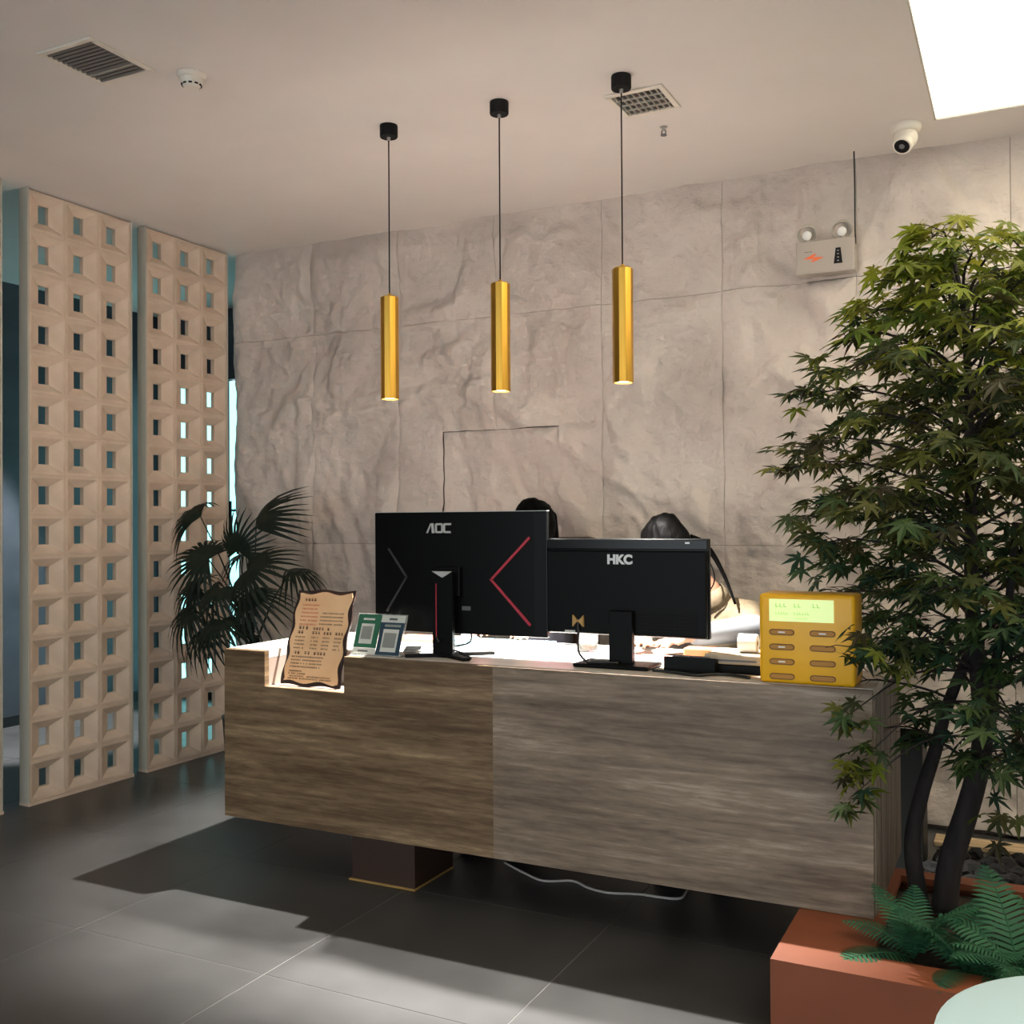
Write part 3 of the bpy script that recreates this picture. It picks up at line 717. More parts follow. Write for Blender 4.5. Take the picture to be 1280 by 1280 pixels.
# ------------------------------------------------------------------ fan palm behind the desk
pm = empty('fan_palm', (-3.76, 4.35, 0), 'dark green potted fan palm between the desk and the block screen', 'potted plant')
G().lathe([(0, .0005), (.12, .0005), (.15, .02), (.17, .3), (.175, .32), (.16, .32), (.15, .28), (0, .28)], 32).build('pot', M['pot'], pm, 'auto')
G().lathe([(0, .2805), (.149, .2805), (.1, .292), (0, .295)], 24).build('soil', M['soil'], pm, True)
G().tube(curve_pts([(0, 0, .27), (.01, .0, .5), (-.01, .01, .75)], 5), [.035]*6+[.028]*5, 10).build('trunk', M['bark'], pm, True)
def fan_leaf(R_, nl, seed, droop, spread=4.2):
    q = random.Random(seed); g_ = G(); bm2 = g_.bm
    for k in range(nl):
        a = -spread/2+spread*k/(nl-1); ln = R_*(.78+.22*math.cos(a*.6))*q.uniform(.94, 1.05)
        hw = ln*.040; d = Vector((math.cos(a), math.sin(a), 0)); s_ = Vector((-d.y, d.x, 0)); prev = None
        for j in range(6):
            t = j/5; w_ = hw*(.5+1.3*t)*(1 if t < .45 else max(0, (1-t)/.55)) if t < 1 else 0
            z = -droop*ln*t**2.2*(1+.5*abs(math.sin(a)))+.05*ln*math.sin(PI*t)
            p = d*ln*t*(1-.12*droop*t)+Vector((0, 0, z))
            if j == 5: v = bm2.verts.new(p); bm2.faces.new((prev[0], prev[1], v))
            else:
                cur = (bm2.verts.new(p-s_*w_+Vector((0, 0, .25*w_))), bm2.verts.new(p+s_*w_+Vector((0, 0, .25*w_))))
                if prev: bm2.faces.new((prev[0], prev[1], cur[1], cur[0]))
                prev = cur
    return g_.mesh('leaf', M['palm'], False)
fl_ = [fan_leaf(.24, 22, 1, .35), fan_leaf(.22, 20, 2, .6), fan_leaf(.27, 18, 3, .45, 2.2)]
def palm_leaf(hub, d, nrm, kind, sc=1):
    hub = Vector(hub)-Vector((-3.76, 4.35, 0)); b0 = Vector((random.uniform(-.02, .02), random.uniform(-.02, .02), .70))
    d = Vector(d).normalized(); nv = Vector(nrm); nv = (nv-d*nv.dot(d)).normalized(); sv = nv.cross(d)
    o = link('leaf', fl_[kind], pm); o.matrix_local = Matrix.Translation(hub)@Matrix((d, sv, nv)).transposed().to_4x4()@Matrix.Scale(sc, 4)
    pt = curve_pts([b0, b0.lerp(hub, .5)+Vector((0, 0, .05)), hub], 5)
    G().tube(pt, [.006-.003*i/(len(pt)-1) for i in range(len(pt))], 6).build('petiole', M['palm'], pm, True)
# hub position (world), pointing direction, upper-side normal, mesh, scale
palm_leaf((-4.05, 4.25, 1.40), (-1, .0, .12), (.0, -.75, .7), 2, 1.05)
palm_leaf((-3.66, 4.25, 1.34), (.75, 0, 1), (-.55, -.8, .4), 2, 1.25)
palm_leaf((-3.90, 4.15, 1.17), (-1, -.2, .2), (-.1, -.7, .7), 0, 1.2)
palm_leaf((-3.60, 4.12, 1.12), (1, -.2, .1), (.1, -.75, .65), 0, 1.25)
palm_leaf((-3.74, 4.20, 1.22), (.1, -.3, 1), (0, -1, .1), 0, .95)
palm_leaf((-3.97, 4.15, 1.02), (-1, -.3, -.25), (-.2, -.75, .6), 1, 1.2)
palm_leaf((-3.95, 4.08, .90), (-1, -.4, -.4), (-.2, -.7, .7), 1, 1.15)
palm_leaf((-3.58, 4.10, .98), (1, -.3, -.3), (.2, -.7, .7), 1, 1.15)
palm_leaf((-3.76, 4.08, 1.02), (-.2, -.6, -.6), (0, -.7, .6), 1, 1.1)
palm_leaf((-3.88, 4.42, 1.18), (-.6, .6, .2), (0, -.2, 1), 1, 1.0)
palm_leaf((-3.58, 4.45, 1.10), (.7, .5, .1), (0, -.3, 1), 1, 1.0)
palm_leaf((-3.70, 4.02, .86), (.4, -.7, -.5), (.1, -.5, .8), 1, 1.0)
palm_leaf((-3.83, 4.05, .80), (-.5, -.6, -.5), (-.1, -.5, .8), 1, 1.0)

# ------------------------------------------------------------------ monitors
mo = empty('monitor', (-1.90, 3.22, TOP), 'larger black monitor back with red chevron, on the left of the desk', 'monitor')
def mx(x): return x+1.90
def mz(z): return z-TOP
# rear shell (slightly bulged), bezel
z0, z1 = mz(.946), mz(1.398); x0, x1 = mx(-2.262), mx(-1.527); yb = .08
G().box(x0, x1, yb+.012, yb+.03, z0, z1, .003).build('screen_panel', M['black_gloss'], mo)
sh = G(); b = bmesh.new(); nx = 16
pts = []
for i in range(nx+1):
    t = i/nx; pts.append((x0+.002+(x1-x0-.004)*t, yb+.0115-.016*math.sin(PI*t)**.6))
poly = pts+[(x1-.002, yb+.0118), (x0+.002, yb+.0118)]
sh.prism(poly, z0+.002, z1-.002, 'xy').build('rear_shell', M['black'], mo)
G().box(x0, x1, yb+.011, yb+.031, z1, z1+.002).build('top_edge', M['silver'], mo)
def stroke(g_, p, q, w_, y):
    p, q = Vector((p[0], p[1])), Vector((q[0], q[1])); d = (q-p).normalized(); s_ = Vector((-d.y, d.x))*w_/2
    g_.prism([tuple(p-s_), tuple(q-s_), tuple(q+s_), tuple(p+s_)], y-.002, y+.004)
ysh = yb-.005
a = G(); stroke(a, (mx(-1.59), mz(1.303)), (mx(-1.745), mz(1.15)), .009, yb-.0015); stroke(a, (mx(-1.748), mz(1.153)), (mx(-1.588), mz(.989)), .009, yb-.0015)
a.build('chevron', M['red'], mo)
a = G(); stroke(a, (mx(-2.19), mz(1.26)), (mx(-2.107), mz(1.15)), .008, yb-.0015); stroke(a, (mx(-2.107), mz(1.155)), (mx(-2.2), mz(1.02)), .008, yb-.0015)
a.build('chevron', M['dim_line'], mo)
# lettering: slashed A, O, C
cx, cz, s_ = mx(-1.968), mz(1.338), .037
lo = G()
def lp_(g_, pts): g_.prism([(cx+p[0]*s_, cz+p[1]*s_) for p in pts], yb-.0075, yb-.003)
lp_(lo, [(-1.35, -.5), (-1.18, -.5), (-.68, .5), (-.85, .5)]); lp_(lo, [(-.78, .5), (-.5, .5), (-.38, -.5), (-.68, -.5)])
def ringpoly(x_, open_):
    w_, h_, t_ = .46, .5, .2
    if not open_:
        lp_(lo, [(x_-w_, -h_+.12), (x_-w_+t_, -h_+.2), (x_-w_+t_, h_-.2), (x_-w_, h_-.12)]); lp_(lo, [(x_+w_-t_, -h_+.2), (x_+w_, -h_+.12), (x_+w_, h_-.12), (x_+w_-t_, h_-.2)])
        lp_(lo, [(x_-w_, h_-.12), (x_-w_+.14, h_), (x_+w_-.14, h_), (x_+w_, h_-.12), (x_+w_-t_, h_-t_), (x_-w_+t_, h_-t_)]); lp_(lo, [(x_-w_, -h_+.12), (x_-w_+t_, -h_+t_), (x_+w_-t_, -h_+t_), (x_+w_, -h_+.12), (x_+w_-.14, -h_), (x_-w_+.14, -h_)])
    else:
        lp_(lo, [(x_-w_, -h_+.12), (x_-w_+t_, -h_+.2), (x_-w_+t_, h_-.2), (x_-w_, h_-.12)])
        lp_(lo, [(x_-w_, h_-.12), (x_-w_+.14, h_), (x_+w_, h_), (x_+w_-.06, h_-t_), (x_-w_+t_, h_-t_)]); lp_(lo, [(x_-w_, -h_+.12), (x_-w_+t_, -h_+t_), (x_+w_-.1, -h_+t_), (x_+w_-.04, -h_), (x_-w_+.14, -h_)])
ringpoly(.16, False); ringpoly(1.12, True)
lo.build('lettering', M['silver'], mo)
# stand
sx = mx(-1.915)
G().prism([(sx-.045, .02), (sx+.04, .02), (sx+.03, .055), (sx-.035, .055)], .012, .31, 'xy').build('stand_column', M['black'], mo)
G().prism([(sx-.045, .315), (sx+.04, .315), (sx, .292)], .015, .02).build('stand_badge', M['silver'], mo)
G().box(sx-.03, sx-.027, .018, .021, .07, .27).build('stand_line', M['red'], mo)
G().box(sx-.05, sx+.05, .054, .068, .22, .33, .003).build('mount_block', M['black'], mo)
bs = G()
bs.prism([(sx-.02, .01), (sx-.12, -.05), (sx-.135, -.03), (sx-.03, .06), (sx-.12, .16), (sx-.095, .18), (sx, .09), (sx+.12, .18), (sx+.14, .16), (sx+.035, .06), (sx+.14, -.03), (sx+.125, -.05), (sx+.02, .01)], .0005, .012, 'xy')
bs.build('stand_base', M['black'], mo)
G().box(mx(-1.885)+.02, mx(-1.885)+.055, yb-.007, yb-.003, mz(1.035), mz(1.05)).build('rating_label', M['grey'], mo)
cbl = G().tube(curve_pts([(.06, yb+.02, mz(.95)), (.055, .09, .05), (-.02, .085, .028), (.06, .02, .022), (.11, .0, .008), (.12, -.02, .006)], 6), .0035, 8)
cbl.tube(curve_pts([(-.07, yb+.02, mz(.96)), (-.065, .05, .09), (-.02, -.005, .06)], 6), .003, 8)
cbl.build('cable', M['cable'], mo, True)

m2 = empty('monitor', (-1.236, 3.28, TOP), 'smaller black monitor back with a glossy top band, on the right of the desk', 'monitor')
def nxx(x): return x+1.236
x0, x1, z0, z1, yb = nxx(-1.527), nxx(-.94), mz(.966), mz(1.30), .03
G().box(x0, x1, yb+.01, yb+.028, z0, z1, .003).build('screen_panel', M['black_gloss'], m2)
G().box(x0+.004, x1-.004, yb-.012, yb+.0098, z0+.004, z1-.04, .006).build('rear_shell', M['black'], m2)
G().box(x0+.002, x1-.002, yb-.004, yb+.0098, z1-.037, z1-.002, .003).build('top_band', M['black_gloss'], m2)
G().box(nxx(-1.19)-.0, nxx(-.975), yb-.0135, yb-.0115, z0+.012, z0+.09).build('vent_panel', M['black_matte'], m2)
for k in range(6): G().box(nxx(-1.185), nxx(-.98), yb-.0155, yb-.0135, z0+.018+k*.012, z0+.022+k*.012).build('vent_rib', M['black'], m2)
tm = text_mesh('HKC', .043, M['silver'], .0012, .0022)
o = link('lettering', tm, m2, (nxx(-1.247), yb-.0135, mz(1.2275)), (PI/2, 0, 0)); o.scale = (1.02, 1, 1)
G().box(nxx(-1.018), nxx(-1.003), yb-.0055, yb-.0038, z1-.017, z1-.011).build('badge', M['silver'], m2)
G().box(-.042, .042, -.012, .017, .012, .19, .003).build('stand_column', M['black'], m2)
G().box(-.15, .12, -.075, .075, .0005, .014, .006).build('stand_base', M['black'], m2)
sk = nxx(-1.40)
pg = G()
for s2 in (-1, 1): pg.prism([(sk+s2*.004, z0+.05), (sk+s2*.02, z0+.068), (sk+s2*.02, z0+.028), (sk+s2*.004, z0+.044)], yb-.024, yb-.0125)
pg.box(sk-.005, sk+.005, yb-.022, yb-.013, z0+.042, z0+.052)
pg.build('plug', M['gold_trim'], m2)
G().box(sk-.052, sk-.014, yb-.0145, yb-.0122, z0+.006, z0+.014).build('rating_label', M['pale_print'], m2)
G().tube(curve_pts([(sk, yb-.02, z0+.045), (sk+.002, yb-.022, z0), (sk+.02, -.035, .05), (sk+.06, -.06, .02), (-.08, -.055, .018), (0, -.03, .0172)], 6), .0042, 8).build('cable', M['cable'], m2, True)

# ------------------------------------------------------------------ things on the desk
E_ = .0005
# wavy menu board leaning in the notch
lean = math.atan2(.12, .375)
mb = empty('menu_board', (-2.473, 3.165, NZ+.0015), 'dark framed orange menu sheet with wavy edges leaning in the desk notch', 'sign')
mb.rotation_euler = (-lean, 0, 0)
wv = random.Random(5)
def wavy(w_, h_, amp, n_, z_off):
    P = []
    def side(p, q, k, nrm, ph):
        for i in range(k):
            t = i/k; s2 = amp*math.sin(t*2*PI*n_*(1 if abs(q[1]-p[1]) > abs(q[0]-p[0]) else .55)+ph); P.append((p[0]+(q[0]-p[0])*t+nrm[0]*s2, p[1]+(q[1]-p[1])*t+nrm[1]*s2))
    c = [(-w_/2, z_off), (w_/2, z_off), (w_/2, z_off+h_), (-w_/2, z_off+h_)]
    side(c[0], c[1], 16, (0, 1), .4); side(c[1], c[2], 28, (1, 0), 1.2); side(c[2], c[3], 16, (0, 1), 2.2); side(c[3], c[0], 28, (1, 0), .2)
    return P
G().prism([(p[0], p[1]) for p in wavy(.278, .378, .004, 3, .005)], .004, .012).build('backing_board', M['dark_board'], mb)
sht = G().prism(wavy(.252, .352, .006, 3.2, .018), .0015, .004).build('paper_sheet', M['paper_orange'], mb)
def words(rows, m, parent, name):
    g_ = G()
    for (xa, xb, z, h) in rows:
        x = xa
        while x < xb:
            wch = h*wv.uniform(.75, 1.0)
            if wv.random() < .92:
                g_.box(x, x+wch*.8, .0006, .0016, z+h*.85, z+h); g_.box(x+wch*wv.uniform(.1, .6), x+wch*wv.uniform(.65, .9), .0006, .0016, z+h*.1, z+h*.75)
                g_.box(x, x+wch*wv.uniform(.6, 1), .0006, .0016, z+h*.35, z+h*.52)
            x += h*1.16
    return tag(g_.build(name, m, parent), kind='stuff')
words([(-.095, -.035, .336, .013)], M['ink'], sht, 'printed_heading')
words([(-.1, -.02, .318-.0155*k, .0065) for k in range(6)], M['ink_red'], sht, 'printed_lines')
words([(-.005, .105, .2875-.0145*k, .006) for k in range(4)], M['ink'], sht, 'printed_lines')
words([(-.1, -.065, .222, .015), (-.03, .04, .222, .012), (-.1, -.07, .205, .013), (-.03, 0, .205, .012), (.025, .055, .205, .012), (.08, .11, .205, .012)], M['ink'], sht, 'printed_heading')
words([(x_, x_+l_, .19-.0145*k, .006) for k in range(4) for x_, l_ in ((-.108, .048), (-.03, .034), (.024, .034), (.08, .028))], M['ink'], sht, 'printed_lines')
words([(-.1, -.075, .124, .013), (-.05, -.02, .124, .013), (-.005, .045, .124, .013)], M['ink'], sht, 'printed_heading')
words([(-.108, .045-.008*(k % 2), .112-.013*k, .006) for k in range(4)]+[(-.108, -.05, .056, .006), (-.108, -.03, .046, .006), (-.108, .09, .036, .006), (-.108, .1, .027, .006)], M['ink'], sht, 'printed_lines')

# acrylic payment stand
qs = empty('payment_stand', (-2.165, 3.165, TOP), 'clear acrylic stand with green and dark blue payment cards on the desk front', 'sign')
tilt = Matrix.Rotation(-.36, 4, 'X')
G().box(-.11, .11, 0, .003, .002, .162, mtx=tilt).build('acrylic_front', M['acrylic'], qs)
G().box(-.11, .11, 0, .06, E_, .0035).build('acrylic_foot', M['acrylic'], qs)
cgn = G().box(-.104, -.002, -.0016, -.0004, .03, .158, mtx=tilt).build('green_card', M['green_print'], qs)
G().box(-.104, -.002, -.0016, -.0004, .006, .0295, mtx=tilt).build('card_strip', M['pale_print'], qs)
cbl2 = G().box(.0, .104, -.0016, -.0004, .006, .13, mtx=tilt).build('blue_card', M['blue_print'], qs)
G().box(.0, .104, -.0016, -.0004, .1305, .158, mtx=tilt).build('card_strip', M['pale_print'], qs)
G().box(-.084, -.026, -.0026, -.0017, .045, .122, mtx=tilt).build('code_panel', M['pale_print'], cgn)
G().box(-.078, -.032, -.0034, -.0027, .062, .112, mtx=tilt).build('code_patch', M['grey_code'], cgn)
G().box(.018, .086, -.0026, -.0017, .018, .104, mtx=tilt).build('code_panel', M['pale_print'], cbl2)
G().box(.025, .079, -.0034, -.0027, .034, .09, mtx=tilt).build('code_patch', M['grey_code'], cbl2)
G().box(-.08, -.03, -.0026, -.0017, .136, .143, mtx=tilt).build('printed_line', M['pale_print'], cgn)
G().box(.02, .09, -.0026, -.0017, .113, .122, mtx=tilt).build('printed_line', M['grey_code'], cbl2)
G().box(.035, .07, -.0026, -.0017, .139, .147, mtx=tilt).build('printed_line', M['grey'], qs)
G().box(-.08, -.035, -.0026, -.0017, .014, .02, mtx=tilt).build('printed_line', M['grey'], qs)

# yellow power bank station
yb_ = empty('charging_station', (-.595, 3.14, TOP), 'yellow power bank rental station with lit display on the desk end', 'charging station')
hw, dp, ht = .141, .15, .272
G().box(-hw, hw, 0, dp, E_, ht, .012, 3).build('housing', M['yellow'], yb_, 'auto')
ds = G().box(-hw+.032, hw-.060, -.002, .002, ht-.083, ht-.016).build('display', M['lcd'], yb_)
wv = random.Random(8)
words2 = G()
for (xa, xb, z, h) in ((-.09, -.06, ht-.04, .012), (-.035, -.015, ht-.04, .012), (.02, .04, ht-.04, .012), (-.09, -.05, ht-.062, .008), (-.035, .01, ht-.062, .008), (-.03, .0, ht-.075, .006)):
    x = xa
    while x < xb:
        words2.box(x, x+h*.7, -.003, -.002, z, z+h*.25); words2.box(x, x+h*.25, -.003, -.002, z, z+h); x += h
tag(words2.build('display_text', M['lcd_text'], ds), kind='stuff')
for r_ in range(4):
    for c_ in range(2):
        z = ht-.116-.0445*r_; xx = -.072 if c_ == 0 else .048
        w2 = .038
        out = [(xx+(w2-.009)*s2+.009*math.cos(t_), z+.009*math.sin(t_)) for s2, ts in ((1, (-PI/2, -PI/4, 0, PI/4, PI/2)), (-1, (PI/2, 3*PI/4, PI, 5*PI/4, 3*PI/2))) for t_ in ts]
        sl_ = G().prism(out, -.0025, .002).build('slot_rim', M['slot_rim'], yb_)
        inn = [(xx+(p[0]-xx)*.92, z+(p[1]-z)*.72) for p in out]
        G().prism(inn, -.0035, -.0024).build('power_bank', M['yellow_dark'], sl_)
        if r_ < 3 and not (c_ == 1 and r_ > 0): G().box(xx-.010, xx+.010, -.0045, -.0034, z-.002, z+.002).build('contact', M['paper'], sl_)

# keyboard
kb = empty('keyboard', (-1.85, 3.62, TOP), 'pale blue keyboard lying behind the larger monitor', 'keyboard', rz=.06)
G().box(-.21, .21, -.07, .07, E_, .016, .004).build('case', M['keyboard'], kb)
ks = G()
for r_ in range(5):
    for c_ in range(15): ks.box(-.198+c_*.0265, -.198+c_*.0265+.021, -.056+r_*.0225, -.056+r_*.0225+.018, .0162, .024)
tag(ks.build('keys', M['key'], kb), kind='stuff')
G().tube(curve_pts([(.2, .07, .008), (.24, .12, .006), (.3, .1, .006)], 5), .003, 6).build('cable', M['cable'], kb, True)
# papers, cards and folders
def sheet(name, x, y, w_, d_, h, m, label, cat, rz=0, z=TOP, bev=0):
    o = G().box(-w_/2, w_/2, -d_/2, d_/2, E_, h, bev).build(name, m, None, False, (x, y, z), (0, 0, rz)); tag(o, label, cat); return o
sheet('folder', -2.24, 3.70, .30, .16, .012, M['orange'], 'orange card folder lying behind the payment stand', 'folder', .1, bev=.002)
sheet('paper_sheet', -2.19, 3.40, .24, .17, .0022, M['paper'], 'white paper sheet under the orange folder side of the desk', 'paper', -.05)
sheet('paper_sheet', -1.56, 3.44, .30, .21, .0022, M['paper'], 'large white paper sheet lying between the two monitors', 'paper', .08)
sheet('paper_sheet', -1.18, 3.54, .21, .15, .0022, M['pink'], 'pink printed slip behind the smaller monitor stand', 'paper', -.15)
ph = empty('phone', (-2.12, 3.36, TOP+.0025), 'grey phone lying beside the larger monitor foot', 'phone', rz=.5)
G().box(-.035, .035, -.07, .07, E_, .008, .003).build('body', M['mid_grey'], ph)
G().box(-.031, .031, -.064, .064, .0082, .009).build('glass', M['black_gloss'], ph)
G().box(-.025, -.008, .04, .06, .009, .0105, .002, 1).build('camera_bump', M['grey'], ph)
# tissue pack behind the stand
tp_ = empty('tissue_pack', (-2.04, 3.63, TOP), 'crumpled white tissue packet between folder and keyboard', 'tissues')
G().box(-.05, .05, -.035, .035, E_, .03, .01, 2).build('wrapper', M['white_cloth'], tp_, 'auto')
G().prism([(-.02, .03), (.025, .03), (.03, .052), (.008, .045), (-.012, .056)], -.004, .004).build('tissue', M['paper'], tp_)
# glass jar
jr = empty('glass_jar', (-1.50, 3.62, TOP), 'small clear glass jar with brown contents under the smaller monitor', 'jar')
G().lathe([(0, E_), (.036, E_), (.04, .006), (.04, .062), (.034, .068), (.031, .068), (.036, .06), (.036, .01), (0, .008)], 24).build('glass', M['jar'], jr, True)
G().lathe([(0, .011), (.0345, .011), (.0345, .028), (.02, .036), (0, .03)], 16).build('contents', M['sweets'], jr, True)
# mouse
ms = empty('mouse', (-1.33, 3.50, TOP), 'grey computer mouse beside the smaller monitor stand', 'mouse')
G().ball((0, 0, .0), .05, (.62, 1, .6)).build('shell', M['grey'], ms, True)
bmx = ms.children[0].data
for v in bmx.vertices:
    if v.co.z < .0005: v.co.z = .0005
G().tube([(0, -.03, .026), (0, -.015, .031)], .004, 8).build('wheel', M['black'], ms)
# card terminal with orange pack resting behind
ct = empty('card_terminal', (-.985, 3.30, TOP), 'black card payment terminal in front of the orange packet', 'card reader')
G().prism([(-.07, E_), (.06, E_), (.06, .03), (-.07, .052)], -.085, .085, 'yz').build('body', M['black'], ct)
G().box(-.078, .078, -.03, .05, .0, .003, mtx=Matrix.Translation((0, 0, .044))@Matrix.Rotation(-.168, 4, 'X')).build('screen', M['black_gloss'], ct)
for r_ in range(3):
    for c_ in range(4): G().box(-.06+c_*.032, -.036+c_*.032, -.058+r_*.011, -.05+r_*.011, .049-r_*.0018, .0525-r_*.0018).build('key', M['grey'], ct)
op = empty('snack_packet', (-1.0, 3.47, TOP), 'orange packet standing behind the black card terminal', 'packet')
G().box(-.07, .07, -.03, .03, E_, .055, .006).build('pack', M['orange'], op)
G().box(-.0, .06, -.0315, -.0302, .012, .045).build('pack_label', M['gold_trim'], op)
# beige tray printer on black base
bt = empty('receipt_printer', (-.845, 3.36, TOP), 'beige flat printer on a black base left of the yellow station', 'printer')
G().box(-.098, .098, -.085, .085, E_, .03, .004).build('base', M['black'], bt)
G().box(-.1, .1, -.09, .09, .0302, .062, .005).build('lid', M['beige'], bt)
G().box(-.07, .07, -.092, -.0885, .04, .046).build('paper_slot', M['grey'], bt)
pr = empty('paper_roll', (-.82, 3.35, TOP+.0622), 'white paper roll lying on the beige printer', 'paper roll')
G().lathe([(.01, -.03), (.03, -.03), (.03, .03), (.01, .03), (.01, -.03)], 24, (0, 0, .0305), (1, 0, 0)).build('paper', M['paper'], pr, 'auto')
G().lathe([(.007, -.029), (.0098, -.029), (.0098, .029), (.007, .029), (.007, -.029)], 16, (0, 0, .0305), (1, 0, 0)).build('core', M['beige'], pr, 'auto')
tag(G().tube(curve_pts([(-1.10, 3.205, TOP+.006), (-1.03, 3.195, TOP+.006), (-.97, 3.17, TOP+.006), (-.93, 3.165, TOP+.006), (-.90, 3.20, TOP+.006), (-.85, 3.215, TOP+.006), (-.775, 3.18, TOP+.006)], 6), .005, 8).build('cable', M['cable'], None, True), 'black cable lying along the front of the desk top', 'cable')
# white cord on the floor under the desk
tag(G().tube(curve_pts([(-1.87, 3.633, .006), (-1.75, 3.56, .006), (-1.64, 3.511, .006), (-1.545, 3.557, .006), (-1.46, 3.515, .006), (-1.378, 3.50, .006), (-1.268, 3.535, .006), (-1.19, 3.54, .006), (-1.125, 3.56, .006), (-1.124, 3.65, .006)], 6), .0048, 8).build('floor_cord', M['white_cable'], None, True), 'pale electric cord lying on the dark floor under the desk', 'cord')

# ------------------------------------------------------------------ people
def remeshed(name, g_, m, parent, voxel, smooth=6):
    me = g_.mesh('tmp_body', m); o = bpy.data.objects.new('tmp_body', me); COL.objects.link(o)
    r_ = o.modifiers.new('r', 'REMESH'); r_.mode = 'VOXEL'; r_.voxel_size = voxel; r_.use_smooth_shade = True
    s2 = o.modifiers.new('s', 'SMOOTH'); s2.factor = .5; s2.iterations = smooth
    bpy.context.view_layer.update()
    nm = bpy.data.meshes.new_from_object(o.evaluated_get(bpy.context.evaluated_depsgraph_get()))
    bpy.data.objects.remove(o); nm.name = name; nm.polygons.foreach_set('use_smooth', [True]*len(nm.polygons))
    return link(name, nm, parent)
def hand(g_, wrist, dirn_, side, up=Vector((0, 0, 1))):
    d = Vector(dirn_).normalized(); s2 = d.cross(up).normalized()*side; wrist = Vector(wrist)
    palm = wrist+d*.075
    for t in (-.03, -.01, .01, .03): g_.cap(wrist+s2*t*.5, .015, palm+s2*t, .0115, 10)
    for t, L_ in ((-.032, .065), (-.011, .076), (.011, .071), (.031, .056)):
        k1 = palm+s2*t*1.05+d*L_*.45+up*.004; k2 = palm+s2*t*1.15+d*L_*.85-up*.008
        g_.cap(palm+s2*t, .0092, k1, .0088, 8); g_.cap(k1, .0088, k2, .0075, 8)
    t0 = wrist+d*.03-s2*.022; t1 = wrist+d*.062-s2*.052; t2 = wrist+d*.092-s2*.058
    g_.cap(t0, .0125, t1, .010, 8); g_.cap(t1, .010, t2, .0085, 8)
def head(g_, c, mtx):
    T = lambda p: Vector(c)+mtx@Vector(p)
    g_.ball(c, .1, (.76, .94, 1.1), 24, 16, mtx=mtx.to_4x4())
    g_.ball(T((0, -.032, -.055)), .066, (.86, .86, .95), 18, 12, mtx=mtx.to_4x4())          # jaw, face forward is -y
    g_.cap(T((0, -.094, .005)), .009, T((0, -.109, -.025)), .013, 10)                    # nose
    g_.ball(T((0, -.088, -.06)), .018, (1.3, .6, .5), 12, 8, mtx=mtx.to_4x4())               # lips
    for s2 in (-1, 1):
        g_.ball(T((s2*.077, .005, -.012)), .026, (.35, .7, 1.1), 12, 8, mtx=mtx.to_4x4())    # ears
        g_.ball(T((s2*.031, -.083, .008)), .015, (1, .6, .7), 10, 8, mtx=mtx.to_4x4())       # lids
def person(loc, label, P, hm, shirt, sleeve, trousers, voxel=.007):
    """P: joints in local coordinates (person faces -y)."""
    p = empty('person', loc, label, 'person')
    g_ = G()
    g_.cap(P['pel'], .115, P['chest'], .12); g_.cap(P['chest'], .10, P['neck'], .055); g_.cap(P['neck'], .052, P['head0'], .05)
    head(g_, P['headc'], hm)
    for s2, k_ in ((-1, 'l'), (1, 'r')):
        g_.cap(P['chest2'], .085, P['sh'+k_], .055); g_.cap(P['sh'+k_], .05, P['el'+k_], .038); g_.cap(P['el'+k_], .037, P['wr'+k_], .025)
        hand(g_, P['wr'+k_], P['hd'+k_], s2)
        g_.cap(P['hip'+k_], .085, P['kn'+k_], .058); g_.cap(P['kn'+k_], .055, P['an'+k_], .036)
        g_.cap(P['an'+k_], .036, Vector(P['an'+k_])+Vector((0, -.15, -.045)), .026)
    body = remeshed('body', g_, M['skin'], p, voxel)
    for s2 in (-1, 1):
        q = Vector(P['headc'])+hm@Vector((s2*.031, -.0915, .007))
        G().ball(q, .0075, (1.2, .5, .8), 10, 8, mtx=hm.to_4x4()).build('eye', M['eye'], p, True)
    G().ball(Vector(P['headc'])+hm@Vector((0, -.0965, -.06)), .014, (1.25, .4, .35), 12, 8, mtx=hm.to_4x4()).build('mouth', M['lip'], p, True)
    g_ = G()
    g_.cap(P['pel'], .13, P['chest'], .137); g_.cap(P['chest'], .125, Vector(P['chest']).lerp(Vector(P['neck']), .8), .07)
    for k_ in 'lr': g_.cap(P['chest2'], .10, P['sh'+k_], .068); g_.cap(P['sh'+k_], .066, P['el'+k_], .055)
    remeshed('shirt', g_, shirt, p, .009)
    for k_ in 'lr':
        g_ = G(); e_, w2 = Vector(P['el'+k_]), Vector(P['wr'+k_]); g_.cap(e_, .056, e_.lerp(w2, .82), .040)
        remeshed('sleeve', g_, sleeve, p, .008)
    g_ = G(); g_.cap(Vector(P['pel'])-Vector((0, 0, .04)), .128, Vector(P['pel']), .13)
    for k_ in 'lr':
        g_.cap(P['hip'+k_], .1, P['kn'+k_], .072); g_.cap(P['kn'+k_], .07, Vector(P['kn'+k_]).lerp(Vector(P['an'+k_]), .85), .055)
    remeshed('trousers', g_, trousers, p, .009)
    for k_ in 'lr':
        a_ = Vector(P['an'+k_]); g_ = G(); g_.cap(a_-Vector((0, -.02, .045)), .042, a_+Vector((0, -.15, -.05)), .036); g_.box(a_.x-.04, a_.x+.04, a_.y-.19, a_.y+.06, a_.z-.0895, a_.z-.06)
        remeshed('shoe', g_, M['black'], p, .008)
    return p
V = Vector
